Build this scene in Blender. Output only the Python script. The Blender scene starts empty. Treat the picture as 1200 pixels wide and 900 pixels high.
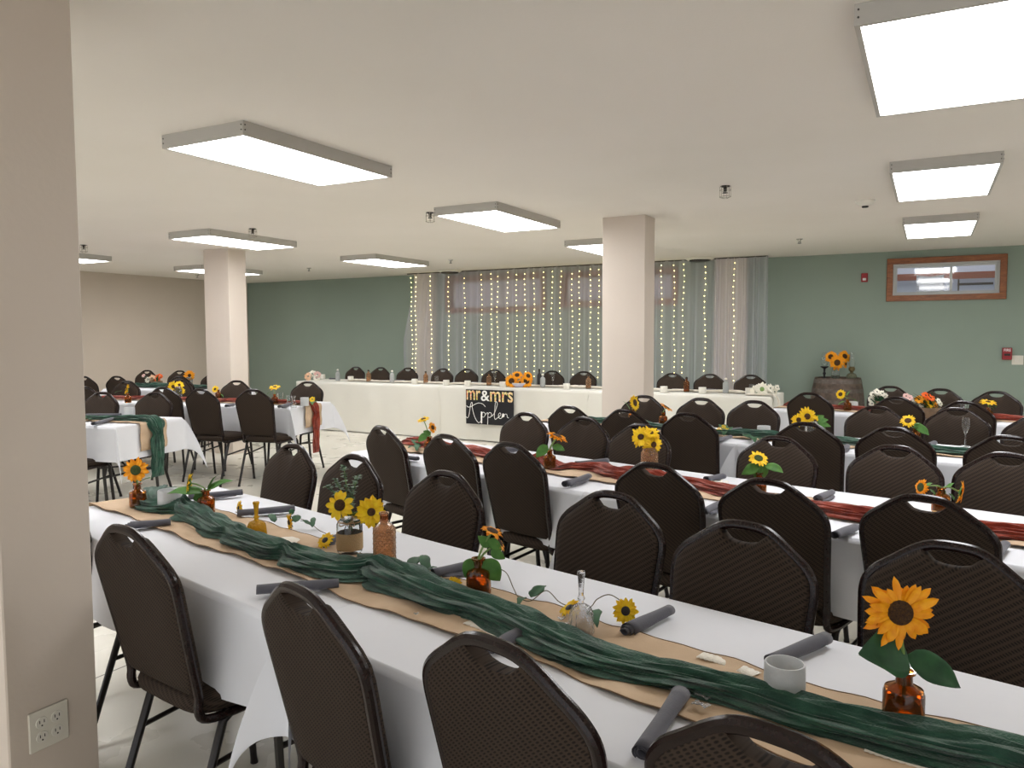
import bpy, math, random
from mathutils import Vector, Matrix
random.seed(7)
PI = math.pi
# ------------------------------------------------------------------ camera, world, exposure
CAM_H = 1.47
YAW, PITCH, ROLL, FPX = math.radians(28.349), math.radians(3.597), math.radians(-0.215), 905.64
_fw = Vector((-math.sin(YAW) * math.cos(PITCH), math.cos(YAW) * math.cos(PITCH), -math.sin(PITCH)))
_rt = Vector((math.cos(YAW), math.sin(YAW), 0)); _up = _rt.cross(_fw)
RT = math.cos(ROLL) * _rt + math.sin(ROLL) * _up
UP = -math.sin(ROLL) * _rt + math.cos(ROLL) * _up
FW = _fw
scene = bpy.context.scene
col = scene.collection
cd = bpy.data.cameras.new('camera'); cam = bpy.data.objects.new('camera', cd); col.objects.link(cam)
cd.sensor_width = 36; cd.lens = FPX / 1200 * 36; cd.clip_start = 0.05
mw = Matrix((( RT.x, UP.x, -FW.x, 0), (RT.y, UP.y, -FW.y, 0), (RT.z, UP.z, -FW.z, CAM_H), (0, 0, 0, 1)))
cam.matrix_world = mw
scene.camera = cam
wd = bpy.data.worlds.new('world'); scene.world = wd; wd.use_nodes = True
bgn = wd.node_tree.nodes['Background']; bgn.inputs[0].default_value = (0.96, 0.97, 1.0, 1); bgn.inputs[1].default_value = 1.1
scene.view_settings.view_transform = 'Standard'; scene.view_settings.look = 'None'
scene.view_settings.gamma = 1; scene.view_settings.use_curve_mapping = False
scene.view_settings.exposure = 0.32
LAMP = 11.5            # strength of the ceiling light diffusers
STRING = 6.0         # strength of the fairy light bulbs
scene.cycles.max_bounces = 10; scene.cycles.diffuse_bounces = 5; scene.cycles.transparent_max_bounces = 16
scene.cycles.caustics_reflective = False; scene.cycles.caustics_refractive = False

# ------------------------------------------------------------------ photograph geometry helpers (pixel -> place in the room)
def ray(u, v): return FW + RT * ((u - 600) / FPX) - UP * ((v - 450) / FPX)
def at(u, v, z):
    d = ray(u, v); t = (z - CAM_H) / d.z; return Vector((d.x * t, d.y * t, z))
def aty(u, v, y):
    d = ray(u, v); t = y / d.y; return Vector((d.x * t, y, d.z * t + CAM_H))
def near_of(u, v, base, push=0.0):      # point seen at (u,v) that is as far away as base
    d = ray(u, v); h = Vector((FW.x, FW.y, 0)).normalized()
    t = (base.x * h.x + base.y * h.y + push) / (d.x * h.x + d.y * h.y)
    return Vector((d.x * t, d.y * t, d.z * t + CAM_H))

# ------------------------------------------------------------------ materials
def lin(c):
    return tuple(((x / 255) / 12.92 if x / 255 <= 0.04045 else ((x / 255 + 0.055) / 1.055) ** 2.4) for x in c) + (1,)
M = {}
def mat(name, c, rough=.6, metal=0, bump=None, vary=None, trans=0, emis=None, spec=.5, sheen=0, ior=1.45, coat=0, coords='Object'):
    m = bpy.data.materials.new(name); m.use_nodes = True; nt = m.node_tree; b = nt.nodes['Principled BSDF']
    b.inputs['Base Color'].default_value = lin(c); b.inputs['Roughness'].default_value = rough
    b.inputs['Metallic'].default_value = metal; b.inputs['Transmission Weight'].default_value = trans
    b.inputs['Specular IOR Level'].default_value = spec; b.inputs['IOR'].default_value = ior
    if sheen: b.inputs['Sheen Weight'].default_value = sheen
    if coat: b.inputs['Coat Weight'].default_value = coat; b.inputs['Coat Roughness'].default_value = .15
    if emis: b.inputs['Emission Color'].default_value = lin(emis[0]); b.inputs['Emission Strength'].default_value = emis[1]
    tc = nt.nodes.new('ShaderNodeTexCoord')
    if bump:
        n = nt.nodes.new('ShaderNodeTexNoise'); n.inputs['Scale'].default_value = bump[0]; n.inputs['Detail'].default_value = 4
        nt.links.new(tc.outputs[coords], n.inputs['Vector'])
        bp = nt.nodes.new('ShaderNodeBump'); bp.inputs['Strength'].default_value = bump[1]; bp.inputs['Distance'].default_value = .01
        nt.links.new(n.outputs['Fac'], bp.inputs['Height']); nt.links.new(bp.outputs['Normal'], b.inputs['Normal'])
    if vary:
        n = nt.nodes.new('ShaderNodeTexNoise'); n.inputs['Scale'].default_value = vary[0]; n.inputs['Detail'].default_value = 5
        nt.links.new(tc.outputs[coords], n.inputs['Vector'])
        r = nt.nodes.new('ShaderNodeValToRGB'); r.color_ramp.elements[0].position = .35; r.color_ramp.elements[1].position = .65
        r.color_ramp.elements[0].color = lin(c); r.color_ramp.elements[1].color = lin(vary[1])
        nt.links.new(n.outputs['Fac'], r.inputs['Fac']); nt.links.new(r.outputs['Color'], b.inputs['Base Color'])
    M[name] = m; return m
mat('wall_green', (146, 161, 149), .75, vary=(1.2, (142, 157, 145)), bump=(60, .06))
mat('wall_beige', (205, 192, 178), .75, vary=(1.0, (200, 188, 174)), bump=(60, .06))
mat('pillar_paint', (218, 207, 195), .7, vary=(1.2, (214, 202, 190)), bump=(50, .06))
mat('ceiling_paint', (238, 233, 226), .85, bump=(80, .06), vary=(.7, (234, 229, 221)))
mat('fixture_grey', (190, 187, 180), .5)
mat('screw', (70, 68, 64), .4, metal=.6)
mat('chrome', (200, 198, 190), .25, metal=1)
mat('dark_metal', (52, 48, 44), .35, metal=.6)
mat('plastic_white', (225, 222, 212), .45)
mat('plate_ivory', (224, 220, 208), .35)
mat('slot_dark', (45, 42, 40), .6)
mat('red_box', (150, 38, 44), .4)
mat('white_paint', (240, 240, 240), .5)
mat('cloth_white', (226, 228, 234), .8, vary=(2.5, (221, 223, 229)), bump=(14, .1), sheen=.1)
mat('cloth_ivory', (222, 220, 211), .8, bump=(18, .12), sheen=.1)
mat('table_plastic', (205, 203, 196), .5, bump=(120, .05))
mat('table_steel', (60, 57, 54), .4, metal=.5)
mat('napkin_grey', (84, 84, 92), .85, bump=(300, .15), sheen=.2)
mat('vinyl_frame', (205, 207, 205), .45)
mat('candle_frost', (225, 228, 230), .4, trans=.35, bump=(40, .25))
mat('wax_white', (245, 243, 236), .5, emis=None)
mat('amber_glass', (196, 120, 44), .04, trans=.92, ior=1.45)
mat('amber_light', (238, 192, 150), .06, trans=.85, bump=(110, .5), ior=1.3)
mat('gold_glass', (255, 196, 50), .08, trans=.6, bump=(95, .8), ior=1.3)
mat('clear_glass', (250, 252, 252), .03, trans=.96, ior=1.3)
mat('crystal_glass', (252, 253, 255), .03, trans=.95, bump=(60, .5), ior=1.3)
mat('water_amber', (120, 52, 10), .05, trans=.6)
mat('petal_gold', (252, 176, 12), .55, vary=(60, (240, 150, 6)))
mat('petal_yellow', (248, 214, 24), .55, vary=(60, (238, 190, 10)))
mat('petal_white', (244, 240, 226), .6)
mat('petal_peach', (236, 196, 160), .6)
mat('petal_orange', (238, 104, 30), .6)
mat('petal_blush', (228, 190, 182), .6)
mat('seed_dark', (52, 30, 22), .8, bump=(400, .8), vary=(300, (92, 62, 24)))
mat('seed_green', (70, 92, 40), .8, bump=(400, .8), vary=(300, (50, 60, 24)))
mat('leaf_green', (84, 134, 58), .6, vary=(30, (64, 112, 46)))
mat('leaf_dark', (40, 88, 50), .62, vary=(30, (30, 70, 42)))
mat('eucalyptus', (120, 146, 118), .6, vary=(30, (88, 116, 92)))
mat('stem_green', (120, 152, 84), .5)
mat('vine_brown', (92, 82, 58), .6)
mat('twine', (170, 142, 104), .9, bump=(300, .6))
mat('lace', (238, 232, 220), .8, bump=(200, .5))
mat('gem', (240, 244, 248), .05, trans=.8)
mat('knit_dark', (34, 32, 34), .5)
mat('barrel_wood', (108, 92, 82), .8, vary=(14, (78, 68, 60)), bump=(30, .4))
mat('barrel_hoop', (112, 104, 98), .5, metal=.4, vary=(18, (88, 78, 72)))
mat('oil_glass', (176, 178, 150), .05, trans=.7)
mat('brass_old', (122, 108, 72), .4, metal=.7)
mat('box_wood', (136, 112, 88), .8, vary=(20, (112, 90, 70)))
mat('sign_black', (20, 20, 26), .5)
mat('sign_white', (245, 245, 242), .5)
mat('well_white', (214, 222, 236), .6)
mat('well_brown', (150, 84, 62), .7)
mat('blind_grey', (206, 203, 222), .7)
mat('floor_conc', (200, 197, 182), .22)
mat('bulb_glow', (255, 244, 200), .5, emis=((255, 236, 160), STRING))
mat('diffuser_glow', (255, 255, 255), .5, emis=((253, 253, 255), LAMP))
mat('wire_clear', (190, 190, 170), .4)

def node(nt, t, **k):
    n = nt.nodes.new(t)
    for a, b in k.items():
        if a in n.inputs: n.inputs[a].default_value = b
        else: setattr(n, a, b)
    return n
def ramp(nt, src, stops):
    r = nt.nodes.new('ShaderNodeValToRGB'); e = r.color_ramp.elements
    e[0].position, e[0].color = stops[0][0], stops[0][1]; e[1].position, e[1].color = stops[-1][0], stops[-1][1]
    for p, c in stops[1:-1]:
        x = e.new(p); x.color = c
    nt.links.new(src, r.inputs['Fac']); return r
def chair_fabric():
    m = mat('chair_fabric', (62, 50, 42), .85); nt = m.node_tree; b = nt.nodes['Principled BSDF']
    tc = node(nt, 'ShaderNodeTexCoord')
    outs = []
    for ang, sc in ((38, 52), (-35, 22)):
        mp = node(nt, 'ShaderNodeMapping'); mp.inputs['Rotation'].default_value = (0, math.radians(ang), 0)
        nt.links.new(tc.outputs['Object'], mp.inputs['Vector'])
        w = node(nt, 'ShaderNodeTexWave', Scale=sc, Distortion=.6)
        w.bands_direction = 'Z'; nt.links.new(mp.outputs['Vector'], w.inputs['Vector']); outs.append(w)
    mul = node(nt, 'ShaderNodeMath', operation='MULTIPLY'); nt.links.new(outs[0].outputs['Fac'], mul.inputs[0]); nt.links.new(outs[1].outputs['Fac'], mul.inputs[1])
    r = ramp(nt, mul.outputs[0], [(.05, lin((60, 49, 40))), (.6, lin((31, 25, 21)))])
    nt.links.new(r.outputs['Color'], b.inputs['Base Color'])
    bp = node(nt, 'ShaderNodeBump', Strength=.35, Distance=.002); nt.links.new(mul.outputs[0], bp.inputs['Height']); nt.links.new(bp.outputs['Normal'], b.inputs['Normal'])
    b.inputs['Specular IOR Level'].default_value = .25
chair_fabric()
mat('chair_frame', (36, 22, 20), .22, spec=.38, vary=(160, (25, 15, 14)), bump=(260, .04))
mat('chair_leg', (24, 18, 17), .3, spec=.5)
def oak():
    m = mat('oak', (150, 92, 52), .4); nt = m.node_tree; b = nt.nodes['Principled BSDF']
    tc = node(nt, 'ShaderNodeTexCoord'); mp = node(nt, 'ShaderNodeMapping'); mp.inputs['Scale'].default_value = (3, 3, 26)
    nt.links.new(tc.outputs['Object'], mp.inputs['Vector'])
    n = node(nt, 'ShaderNodeTexNoise', Scale=3.0, Detail=6.0, Distortion=1.2); nt.links.new(mp.outputs['Vector'], n.inputs['Vector'])
    r = ramp(nt, n.outputs['Fac'], [(.3, lin((112, 66, 38))), (.7, lin((168, 106, 64)))]); nt.links.new(r.outputs['Color'], b.inputs['Base Color'])
oak()
def burlap():
    m = mat('burlap', (190, 160, 126), .9); nt = m.node_tree; b = nt.nodes['Principled BSDF']
    tc = node(nt, 'ShaderNodeTexCoord')
    n = node(nt, 'ShaderNodeTexNoise', Scale=7.0, Detail=6.0); nt.links.new(tc.outputs['Object'], n.inputs['Vector'])
    r = ramp(nt, n.outputs['Fac'], [(.3, lin((184, 157, 128))), (.7, lin((212, 187, 158)))]); nt.links.new(r.outputs['Color'], b.inputs['Base Color'])
    n2 = node(nt, 'ShaderNodeTexNoise', Scale=500.0, Detail=2.0); nt.links.new(tc.outputs['Object'], n2.inputs['Vector'])
    bp = node(nt, 'ShaderNodeBump', Strength=.4, Distance=.002); nt.links.new(n2.outputs['Fac'], bp.inputs['Height']); nt.links.new(bp.outputs['Normal'], b.inputs['Normal'])
burlap()
mat('burlap_hem', (118, 92, 68), .9)
def gauze(name, c, c2):
    m = mat(name, c, .9, vary=(18, c2), bump=(220, .35), sheen=.25)
gauze('gauze_green', (24, 60, 48), (46, 88, 70))
gauze('gauze_rust', (120, 39, 22), (150, 58, 34))
def floor_mat():
    m = M['floor_conc']; nt = m.node_tree; b = nt.nodes['Principled BSDF']
    tc = node(nt, 'ShaderNodeTexCoord')
    n = node(nt, 'ShaderNodeTexNoise', Scale=1.1, Detail=4.0, Roughness=.5); nt.links.new(tc.outputs['Object'], n.inputs['Vector'])
    r = ramp(nt, n.outputs['Fac'], [(.3, lin((205, 201, 188))), (.7, lin((222, 218, 206)))])
    br = node(nt, 'ShaderNodeTexBrick'); br.offset = 0
    br.inputs['Scale'].default_value = .33; br.inputs['Mortar Size'].default_value = .0016; br.inputs['Brick Width'].default_value = 1; br.inputs['Row Height'].default_value = 1
    mp = node(nt, 'ShaderNodeMapping'); mp.inputs['Location'].default_value = (.1, .35, 0)
    nt.links.new(tc.outputs['Object'], mp.inputs['Vector']); nt.links.new(mp.outputs['Vector'], br.inputs['Vector'])
    mx = nt.nodes.new('ShaderNodeMix'); mx.data_type = 'RGBA'
    nt.links.new(br.outputs['Fac'], mx.inputs['Factor']); nt.links.new(r.outputs['Color'], mx.inputs['A']); mx.inputs['B'].default_value = lin((110, 104, 92))
    nt.links.new(mx.outputs['Result'], b.inputs['Base Color'])
    n3 = node(nt, 'ShaderNodeTexNoise', Scale=3.0, Detail=5.0); nt.links.new(tc.outputs['Object'], n3.inputs['Vector'])
    r3 = ramp(nt, n3.outputs['Fac'], [(.2, (.24, .24, .24, 1)), (.8, (.34, .34, .34, 1))]); nt.links.new(r3.outputs['Color'], b.inputs['Roughness'])
floor_mat()
def sheer():
    m = bpy.data.materials.new('sheer'); m.use_nodes = True; nt = m.node_tree; nt.nodes.clear(); M['sheer'] = m
    out = node(nt, 'ShaderNodeOutputMaterial'); mx = node(nt, 'ShaderNodeMixShader'); tr = node(nt, 'ShaderNodeBsdfTransparent')
    df = node(nt, 'ShaderNodeBsdfDiffuse'); df.inputs['Color'].default_value = lin((218, 218, 228))
    tl = node(nt, 'ShaderNodeBsdfTranslucent'); tl.inputs['Color'].default_value = lin((210, 212, 222)); m2 = node(nt, 'ShaderNodeMixShader'); m2.inputs[0].default_value = .35
    nt.links.new(df.outputs[0], m2.inputs[1]); nt.links.new(tl.outputs[0], m2.inputs[2])
    lw = node(nt, 'ShaderNodeLayerWeight', Blend=.35)
    mr = node(nt, 'ShaderNodeMapRange'); mr.inputs['To Min'].default_value = .33; mr.inputs['To Max'].default_value = .8
    nt.links.new(lw.outputs['Facing'], mr.inputs['Value']); nt.links.new(mr.outputs[0], mx.inputs[0])
    nt.links.new(tr.outputs[0], mx.inputs[1]); nt.links.new(m2.outputs[0], mx.inputs[2]); nt.links.new(mx.outputs[0], out.inputs[0])
sheer()
def floral():
    m = mat('letter_floral', (230, 190, 120), .5); nt = m.node_tree; b = nt.nodes['Principled BSDF']
    tc = node(nt, 'ShaderNodeTexCoord'); v = node(nt, 'ShaderNodeTexVoronoi', Scale=55.0); nt.links.new(tc.outputs['Object'], v.inputs['Vector'])
    sp = nt.nodes.new('ShaderNodeSeparateColor'); nt.links.new(v.outputs['Color'], sp.inputs[0])
    r = ramp(nt, sp.outputs[0], [(.0, lin((240, 214, 150))), (.3, lin((235, 150, 110))), (.5, lin((190, 196, 90))), (.7, lin((245, 225, 190))), (1, lin((210, 90, 60)))])
    r.color_ramp.interpolation = 'CONSTANT'; nt.links.new(r.outputs['Color'], b.inputs['Base Color'])
floral()

# ------------------------------------------------------------------ mesh builder
class MB:
    def __init__(s): s.v = []; s.f = []
    def add(s, vs, fs):
        o = len(s.v); s.v += [Vector(p) for p in vs]; s.f += [tuple(i + o for i in f) for f in fs]; return s
    def box(s, x0, x1, y0, y1, z0, z1, mtx=None):
        vs = [Vector((x, y, z)) for x in (x0, x1) for y in (y0, y1) for z in (z0, z1)]
        if mtx: vs = [mtx @ p for p in vs]
        return s.add(vs, [(0, 1, 3, 2), (4, 6, 7, 5), (0, 4, 5, 1), (2, 3, 7, 6), (0, 2, 6, 4), (1, 5, 7, 3)])
    def rbox(s, x0, x1, y0, y1, z0, z1, r, mtx=None):   # box with chamfered top and vertical edges
        def ring(k, z): 
            a, b, c, d = x0 + k, x1 - k, y0 + k, y1 - k; q = r
            return [(a + q, c, z), (b - q, c, z), (b, c + q, z), (b, d - q, z), (b - q, d, z), (a + q, d, z), (a, d - q, z), (a, c + q, z)]
        rs = [ring(r * .6, z0), ring(0, z0 + r * .6), ring(0, z1 - r * .6), ring(r * .6, z1)]
        vs = [Vector(p) for q in rs for p in q]
        if mtx: vs = [mtx @ p for p in vs]
        fs = [(i * 8 + j, i * 8 + (j + 1) % 8, (i + 1) * 8 + (j + 1) % 8, (i + 1) * 8 + j) for i in range(3) for j in range(8)]
        fs += [tuple(range(7, -1, -1)), tuple(range(24, 32))]
        return s.add(vs, fs)
    def tube(s, pts, r, seg=8, closed=False, cap=True, sq=1.0, ry=None):
        pts = [Vector(p) for p in pts]; n = len(pts)
        rr = r if isinstance(r, (list, tuple)) else [r] * n
        T = []
        for i in range(n):
            a = pts[(i - 1) % n] if (closed or i > 0) else pts[i]; b = pts[(i + 1) % n] if (closed or i < n - 1) else pts[i]
            d = (b - a); T.append(d.normalized() if d.length > 1e-9 else Vector((0, 0, 1)))
        up = Vector((0, 0, 1)) if abs(T[0].z) < .9 else Vector((0, 1, 0))
        N = (up - T[0] * up.dot(T[0])).normalized(); vs = []
        for i in range(n):
            N = (N - T[i] * N.dot(T[i]))
            N = N.normalized() if N.length > 1e-6 else T[i].orthogonal().normalized()
            B = T[i].cross(N)
            for k in range(seg):
                a = 2 * PI * k / seg; vs.append(pts[i] + (N * math.cos(a) * (ry / r if ry else 1) + B * math.sin(a)) * rr[i])
        fs = []
        m = n if closed else n - 1
        for i in range(m):
            j = (i + 1) % n
            for k in range(seg): fs.append((i * seg + k, i * seg + (k + 1) % seg, j * seg + (k + 1) % seg, j * seg + k))
        if not closed and cap: fs += [tuple(range(seg - 1, -1, -1)), tuple(range((n - 1) * seg, n * seg))]
        return s.add(vs, fs)
    def lathe(s, prof, seg=24, c=(0, 0, 0), mtx=None, ripple=None, caps=True):
        vs = []
        for r, z in prof:
            for k in range(seg):
                a = 2 * PI * k / seg; q = r * (1 + (ripple[1] * math.cos(ripple[0] * a) if ripple else 0))
                p = Vector((c[0] + q * math.cos(a), c[1] + q * math.sin(a), c[2] + z)); vs.append(mtx @ p if mtx else p)
        n = len(prof)
        fs = [(i * seg + k, i * seg + (k + 1) % seg, (i + 1) * seg + (k + 1) % seg, (i + 1) * seg + k) for i in range(n - 1) for k in range(seg)]
        if caps: fs += [tuple(range(seg - 1, -1, -1)), tuple(range((n - 1) * seg, n * seg))]
        return s.add(vs, fs)
    def grid(s, fn, nu, nv, wrap=False):
        vs = [fn(i / (nu - (0 if wrap else 1)), j / (nv - 1)) for j in range(nv) for i in range(nu)]
        fs = []
        for j in range(nv - 1):
            for i in range(nu if wrap else nu - 1):
                k = (i + 1) % nu; fs.append((j * nu + i, j * nu + k, (j + 1) * nu + k, (j + 1) * nu + i))
        return s.add(vs, fs)
    def build(s, name, m, parent=None, smooth=35, solid=0, origin=None):
        o0 = Vector(origin) if origin is not None else Vector((0, 0, 0))
        me = bpy.data.meshes.new(name); me.from_pydata([tuple(p - o0) for p in s.v], [], s.f)
        me.materials.append(M[m] if isinstance(m, str) else m)
        if smooth:
            me.polygons.foreach_set('use_smooth', [True] * len(me.polygons)); me.update()
            try: me.set_sharp_from_angle(angle=math.radians(smooth))
            except Exception: pass
        o = bpy.data.objects.new(name, me); col.objects.link(o); o.location = o0
        if parent: o.parent = parent
        if solid:
            md = o.modifiers.new('solid', 'SOLIDIFY'); md.thickness = solid; md.offset = 0
        return o
def tag(o, label=None, cat=None, group=None, kind=None):
    if label: o['label'] = label
    if cat: o['category'] = cat
    if group: o['group'] = group
    if kind: o['kind'] = kind
    return o
def empty(name, loc=(0, 0, 0), rz=0, label=None, cat=None, group=None):
    o = bpy.data.objects.new(name, None); o.empty_display_size = .05; col.objects.link(o); o.location = loc; o.rotation_euler = (0, 0, rz)
    return tag(o, label, cat, group)
def copy_tree(o, parent=None):
    c = o.copy(); col.objects.link(c)
    if parent: c.parent = parent
    for ch in KIDS.get(o.name, []): copy_tree(ch, c)
    return c
KIDS = {}
def register(root):          # remembers who is whose child so copies need no scene lookups
    for o in list(bpy.data.objects):
        if o.parent is not None: KIDS.setdefault(o.parent.name, [])
    for o in list(bpy.data.objects):
        if o.parent is not None and o not in KIDS[o.parent.name]: KIDS[o.parent.name].append(o)
def struct(mb, name, m, label=None, smooth=0):
    o = mb.build(name, m, smooth=smooth); tag(o, label=label, kind='structure'); return o
def smoothpath(P, n=8):       # Catmull-Rom
    P = [Vector(p) for p in P]; out = []
    for i in range(len(P) - 1):
        a = P[max(i - 1, 0)]; b = P[i]; c = P[i + 1]; d = P[min(i + 2, len(P) - 1)]
        for k in range(n):
            t = k / n; out.append(.5 * ((2 * b) + (c - a) * t + (2 * a - 5 * b + 4 * c - d) * t * t + (3 * b - a - 3 * c + d) * t ** 3))
    out.append(P[-1]); return out

# ------------------------------------------------------------------ the room
X0, X1, Y0, Y1, ZC = -12.26, 6.6, -3.4, 11.38, 2.55
struct(MB().box(X0 - .2, X1 + .2, Y0 - .2, Y1 + .2, -.2, 0), 'floor', 'floor_conc', 'polished mottled concrete floor with saw-cut joints')
struct(MB().box(X0 - .2, X1 + .2, Y0 - .2, Y1 + .2, ZC, ZC + .2), 'ceiling', 'ceiling_paint', 'low off-white painted ceiling')
struct(MB().box(X1, X1 + .2, Y0 - .2, Y1 + .2, 0, ZC), 'wall_right', 'wall_beige')
struct(MB().box(X0 - .2, X0, Y0 - .2, Y1 + .2, 0, ZC), 'wall_left', 'wall_beige', 'plain beige side wall')
# back wall with three window openings
WIN = []
for u0, v0, u1, v1 in ((527, 327, 635, 361), (661, 322, 789, 353), (1047, 307.5, 1171, 345)):
    a = aty(u0, v0, Y1); b = aty(u1, v1, Y1); c = aty(u0, v1, Y1); d = aty(u1, v0, Y1)
    WIN.append((a.x, b.x, (b.z + c.z) / 2, (a.z + d.z) / 2))
bw = MB(); xs = [X0]
for w in WIN: xs += [w[0], w[1]]
xs.append(X1)
for i in range(0, len(xs), 2): bw.box(xs[i], xs[i + 1], Y1, Y1 + .22, 0, ZC)
for w in WIN: bw.box(w[0], w[1], Y1, Y1 + .22, 0, w[2]); bw.box(w[0], w[1], Y1, Y1 + .22, w[3], ZC)
struct(bw, 'wall_back', 'wall_green', 'sage green back wall')
def pillar(x0, x1, y0, y1, label, m='pillar_paint'):
    b = MB(); b.rbox(x0, x1, y0, y1, 0, ZC, .004); return struct(b, 'pillar', m, label)
pillar(-2.686, -2.275, 6.75, 7.03, 'square beige pillar in front of the lit curtain')
pillar(-8.035, -7.60, 6.76, 7.04, 'square beige pillar left of the head table')
pillar(-2.70, -2.26, 1.185, 1.45, 'beige pillar close by at the left edge of the photo')
pillar(-8.03, -7.64, Y1 - .12, Y1, 'shallow beige wall pilaster behind the left part of the curtain')
pillar(-2.75, -2.30, Y1 - .12, Y1, 'shallow beige wall pilaster behind the right part of the curtain')

def window(n, w, clear):
    x0, x1, z0, z1 = w; fr = MB(); t = .075
    for a, b, c, d in ((x0 - t, x1 + t, z1, z1 + t), (x0 - t, x1 + t, z0 - t, z0), (x0 - t, x0, z0, z1), (x1, x1 + t, z0, z1)):
        fr.rbox(a, b, Y1 - .028, Y1, c, d, .006)
    root = empty('window_%d' % n, ((x0 + x1) / 2, Y1, z0)); tag(root, kind='structure', label='high oak-trimmed basement window ' + ('on the right part of the green wall' if clear else ('behind the left half of the curtain' if n == 1 else 'behind the right half of the curtain')))
    def p(mb, name, m, par=root, sm=0):
        o = mb.build(name, m, None, smooth=sm, origin=root.location); o.parent = par; o.matrix_parent_inverse = Matrix.Identity(4); o.location = (0, 0, 0); return o
    p(fr, 'frame', 'oak')
    l = MB(); s = .018
    l.box(x0, x1, Y1, Y1 + .2, z1 - s, z1).box(x0, x1, Y1, Y1 + .2, z0, z0 + s).box(x0, x0 + s, Y1, Y1 + .2, z0 + s, z1 - s).box(x1 - s, x1, Y1, Y1 + .2, z0 + s, z1 - s)
    p(l, 'reveal', 'oak' if not clear else 'vinyl_frame')
    v = MB(); a, b, c, d = x0 + s, x1 - s, z0 + s, z1 - s; k = .028; y = Y1 + .08
    v.box(a, b, y, y + .04, d - k, d).box(a, b, y, y + .04, c, c + k).box(a, a + k, y, y + .04, c + k, d - k).box(b - k, b, y, y + .04, c + k, d - k)
    mx = a + (b - a) * .56; v.box(mx - .014, mx + .014, y - .01, y + .05, c + k, d - k)
    p(v, 'sash', 'vinyl_frame')
    g = MB().box(a + k, b - k, y + .015, y + .019, c + k, d - k)
    if clear: p(g, 'pane', 'clear_pane')
    else:
        p(g, 'pane', 'blind_grey')
pm = bpy.data.materials.new('clear_pane'); pm.use_nodes = True; _nt = pm.node_tree; _nt.nodes.clear()
_o = node(_nt, 'ShaderNodeOutputMaterial'); _m = node(_nt, 'ShaderNodeMixShader'); _m.inputs[0].default_value = .07
_t = node(_nt, 'ShaderNodeBsdfTransparent'); _g = node(_nt, 'ShaderNodeBsdfGlossy'); _g.inputs['Roughness'].default_value = .05
_nt.links.new(_t.outputs[0], _m.inputs[1]); _nt.links.new(_g.outputs[0], _m.inputs[2]); _nt.links.new(_m.outputs[0], _o.inputs[0]); M['clear_pane'] = pm
for i, w in enumerate(WIN): window(i + 1, w, i == 2)
# window well outside the clear window: pale wall, brown beams, slatted bench-like panels, open to the sky
w = WIN[2]; yb = Y1 + 1.15
wl = MB().box(w[0] - .7, w[1] + .5, yb, yb + .1, 1.2, 3.6).box(w[0] - .8, w[0] - .7, Y1 + .22, yb, 1.2, 3.3).box(w[1] + .5, w[1] + .6, Y1 + .22, yb, 1.2, 3.3).box(w[0] - .8, w[1] + .6, Y1 + .22, yb, 1.15, 1.25)
tag(wl.build('window_well', 'well_white', smooth=0), 'pale window well seen through the clear window', kind='structure')
def well_y(u, v): return aty(u, v, yb - .1)
bm_ = MB(); a = well_y(1056, 324); b = well_y(1164, 320); bm_.box(a.x - .4, b.x + .3, yb - .12, yb - .06, a.z - .06, a.z + .03)
tag(bm_.build('timber_rail', 'well_brown', smooth=0), 'brown timber rail crossing the well outside the clear window', 'rail')
lv = MB()
for v_ in (315, 327, 333, 339):
    a = aty(1074, v_, yb - .35); b = aty(1106, v_ - .5, yb - .35)
    lv.grid(lambda s, t, a=a, b=b: Vector((a.x + (b.x - a.x) * s, yb - .35 - .1 * t, a.z - .03 + .07 * t - .02 * math.sin(s * 3))), 8, 4)
tag(lv.build('white_louvre', 'white_paint', smooth=30, solid=.004), 'stack of white curved louvre slats outside the clear window', 'louvre')
sl = MB()
for v_ in (332, 341):
    a = aty(1122, v_, yb - .2); b = aty(1164, v_ - 1, yb - .2); sl.box(a.x, b.x, yb - .22, yb - .18, a.z - .03, a.z)
sl.box(a.x, a.x + .02, yb - .21, yb - .19, a.z, a.z + .16)
tag(sl.build('dark_grate', 'dark_metal', smooth=0), 'dark horizontal bars low in the well outside the clear window', 'grate')

# ------------------------------------------------------------------ ceiling lights, on the regular grid of the room
def make_light():
    root = empty('ceiling_light'); W, L, D = .6096, 1.2192, .0707
    h = MB(); t = .018
    h.box(0, W, 0, t, ZC - D, ZC).box(0, W, L - t, L, ZC - D, ZC).box(0, t, t, L - t, ZC - D, ZC).box(W - t, W, t, L - t, ZC - D, ZC).box(t, W - t, t, L - t, ZC - .012, ZC)
    h.build('housing', 'fixture_grey', root, smooth=0)
    MB().box(t, W - t, t, L - t, ZC - D + .004, ZC - D + .012).build('diffuser', 'diffuser_glow', root, smooth=0)
    s = MB()
    for x in (.012, W - .012):
        for z in (ZC - .02, ZC - .045): s.lathe([(.0035, 0), (.0035, .003)], 8, mtx=Matrix.Translation((x, 0, z)) @ Matrix.Rotation(PI / 2, 4, 'X'))
    for y in (.012, L - .012):
        for z in (ZC - .02, ZC - .045): s.lathe([(.0035, 0), (.0035, .003)], 8, mtx=Matrix.Translation((W, y, z)) @ Matrix.Rotation(PI / 2, 4, 'Y'))
    s.build('screw', 'screw', root)['kind'] = 'stuff'
    return root
proto = make_light(); register(proto)
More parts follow.
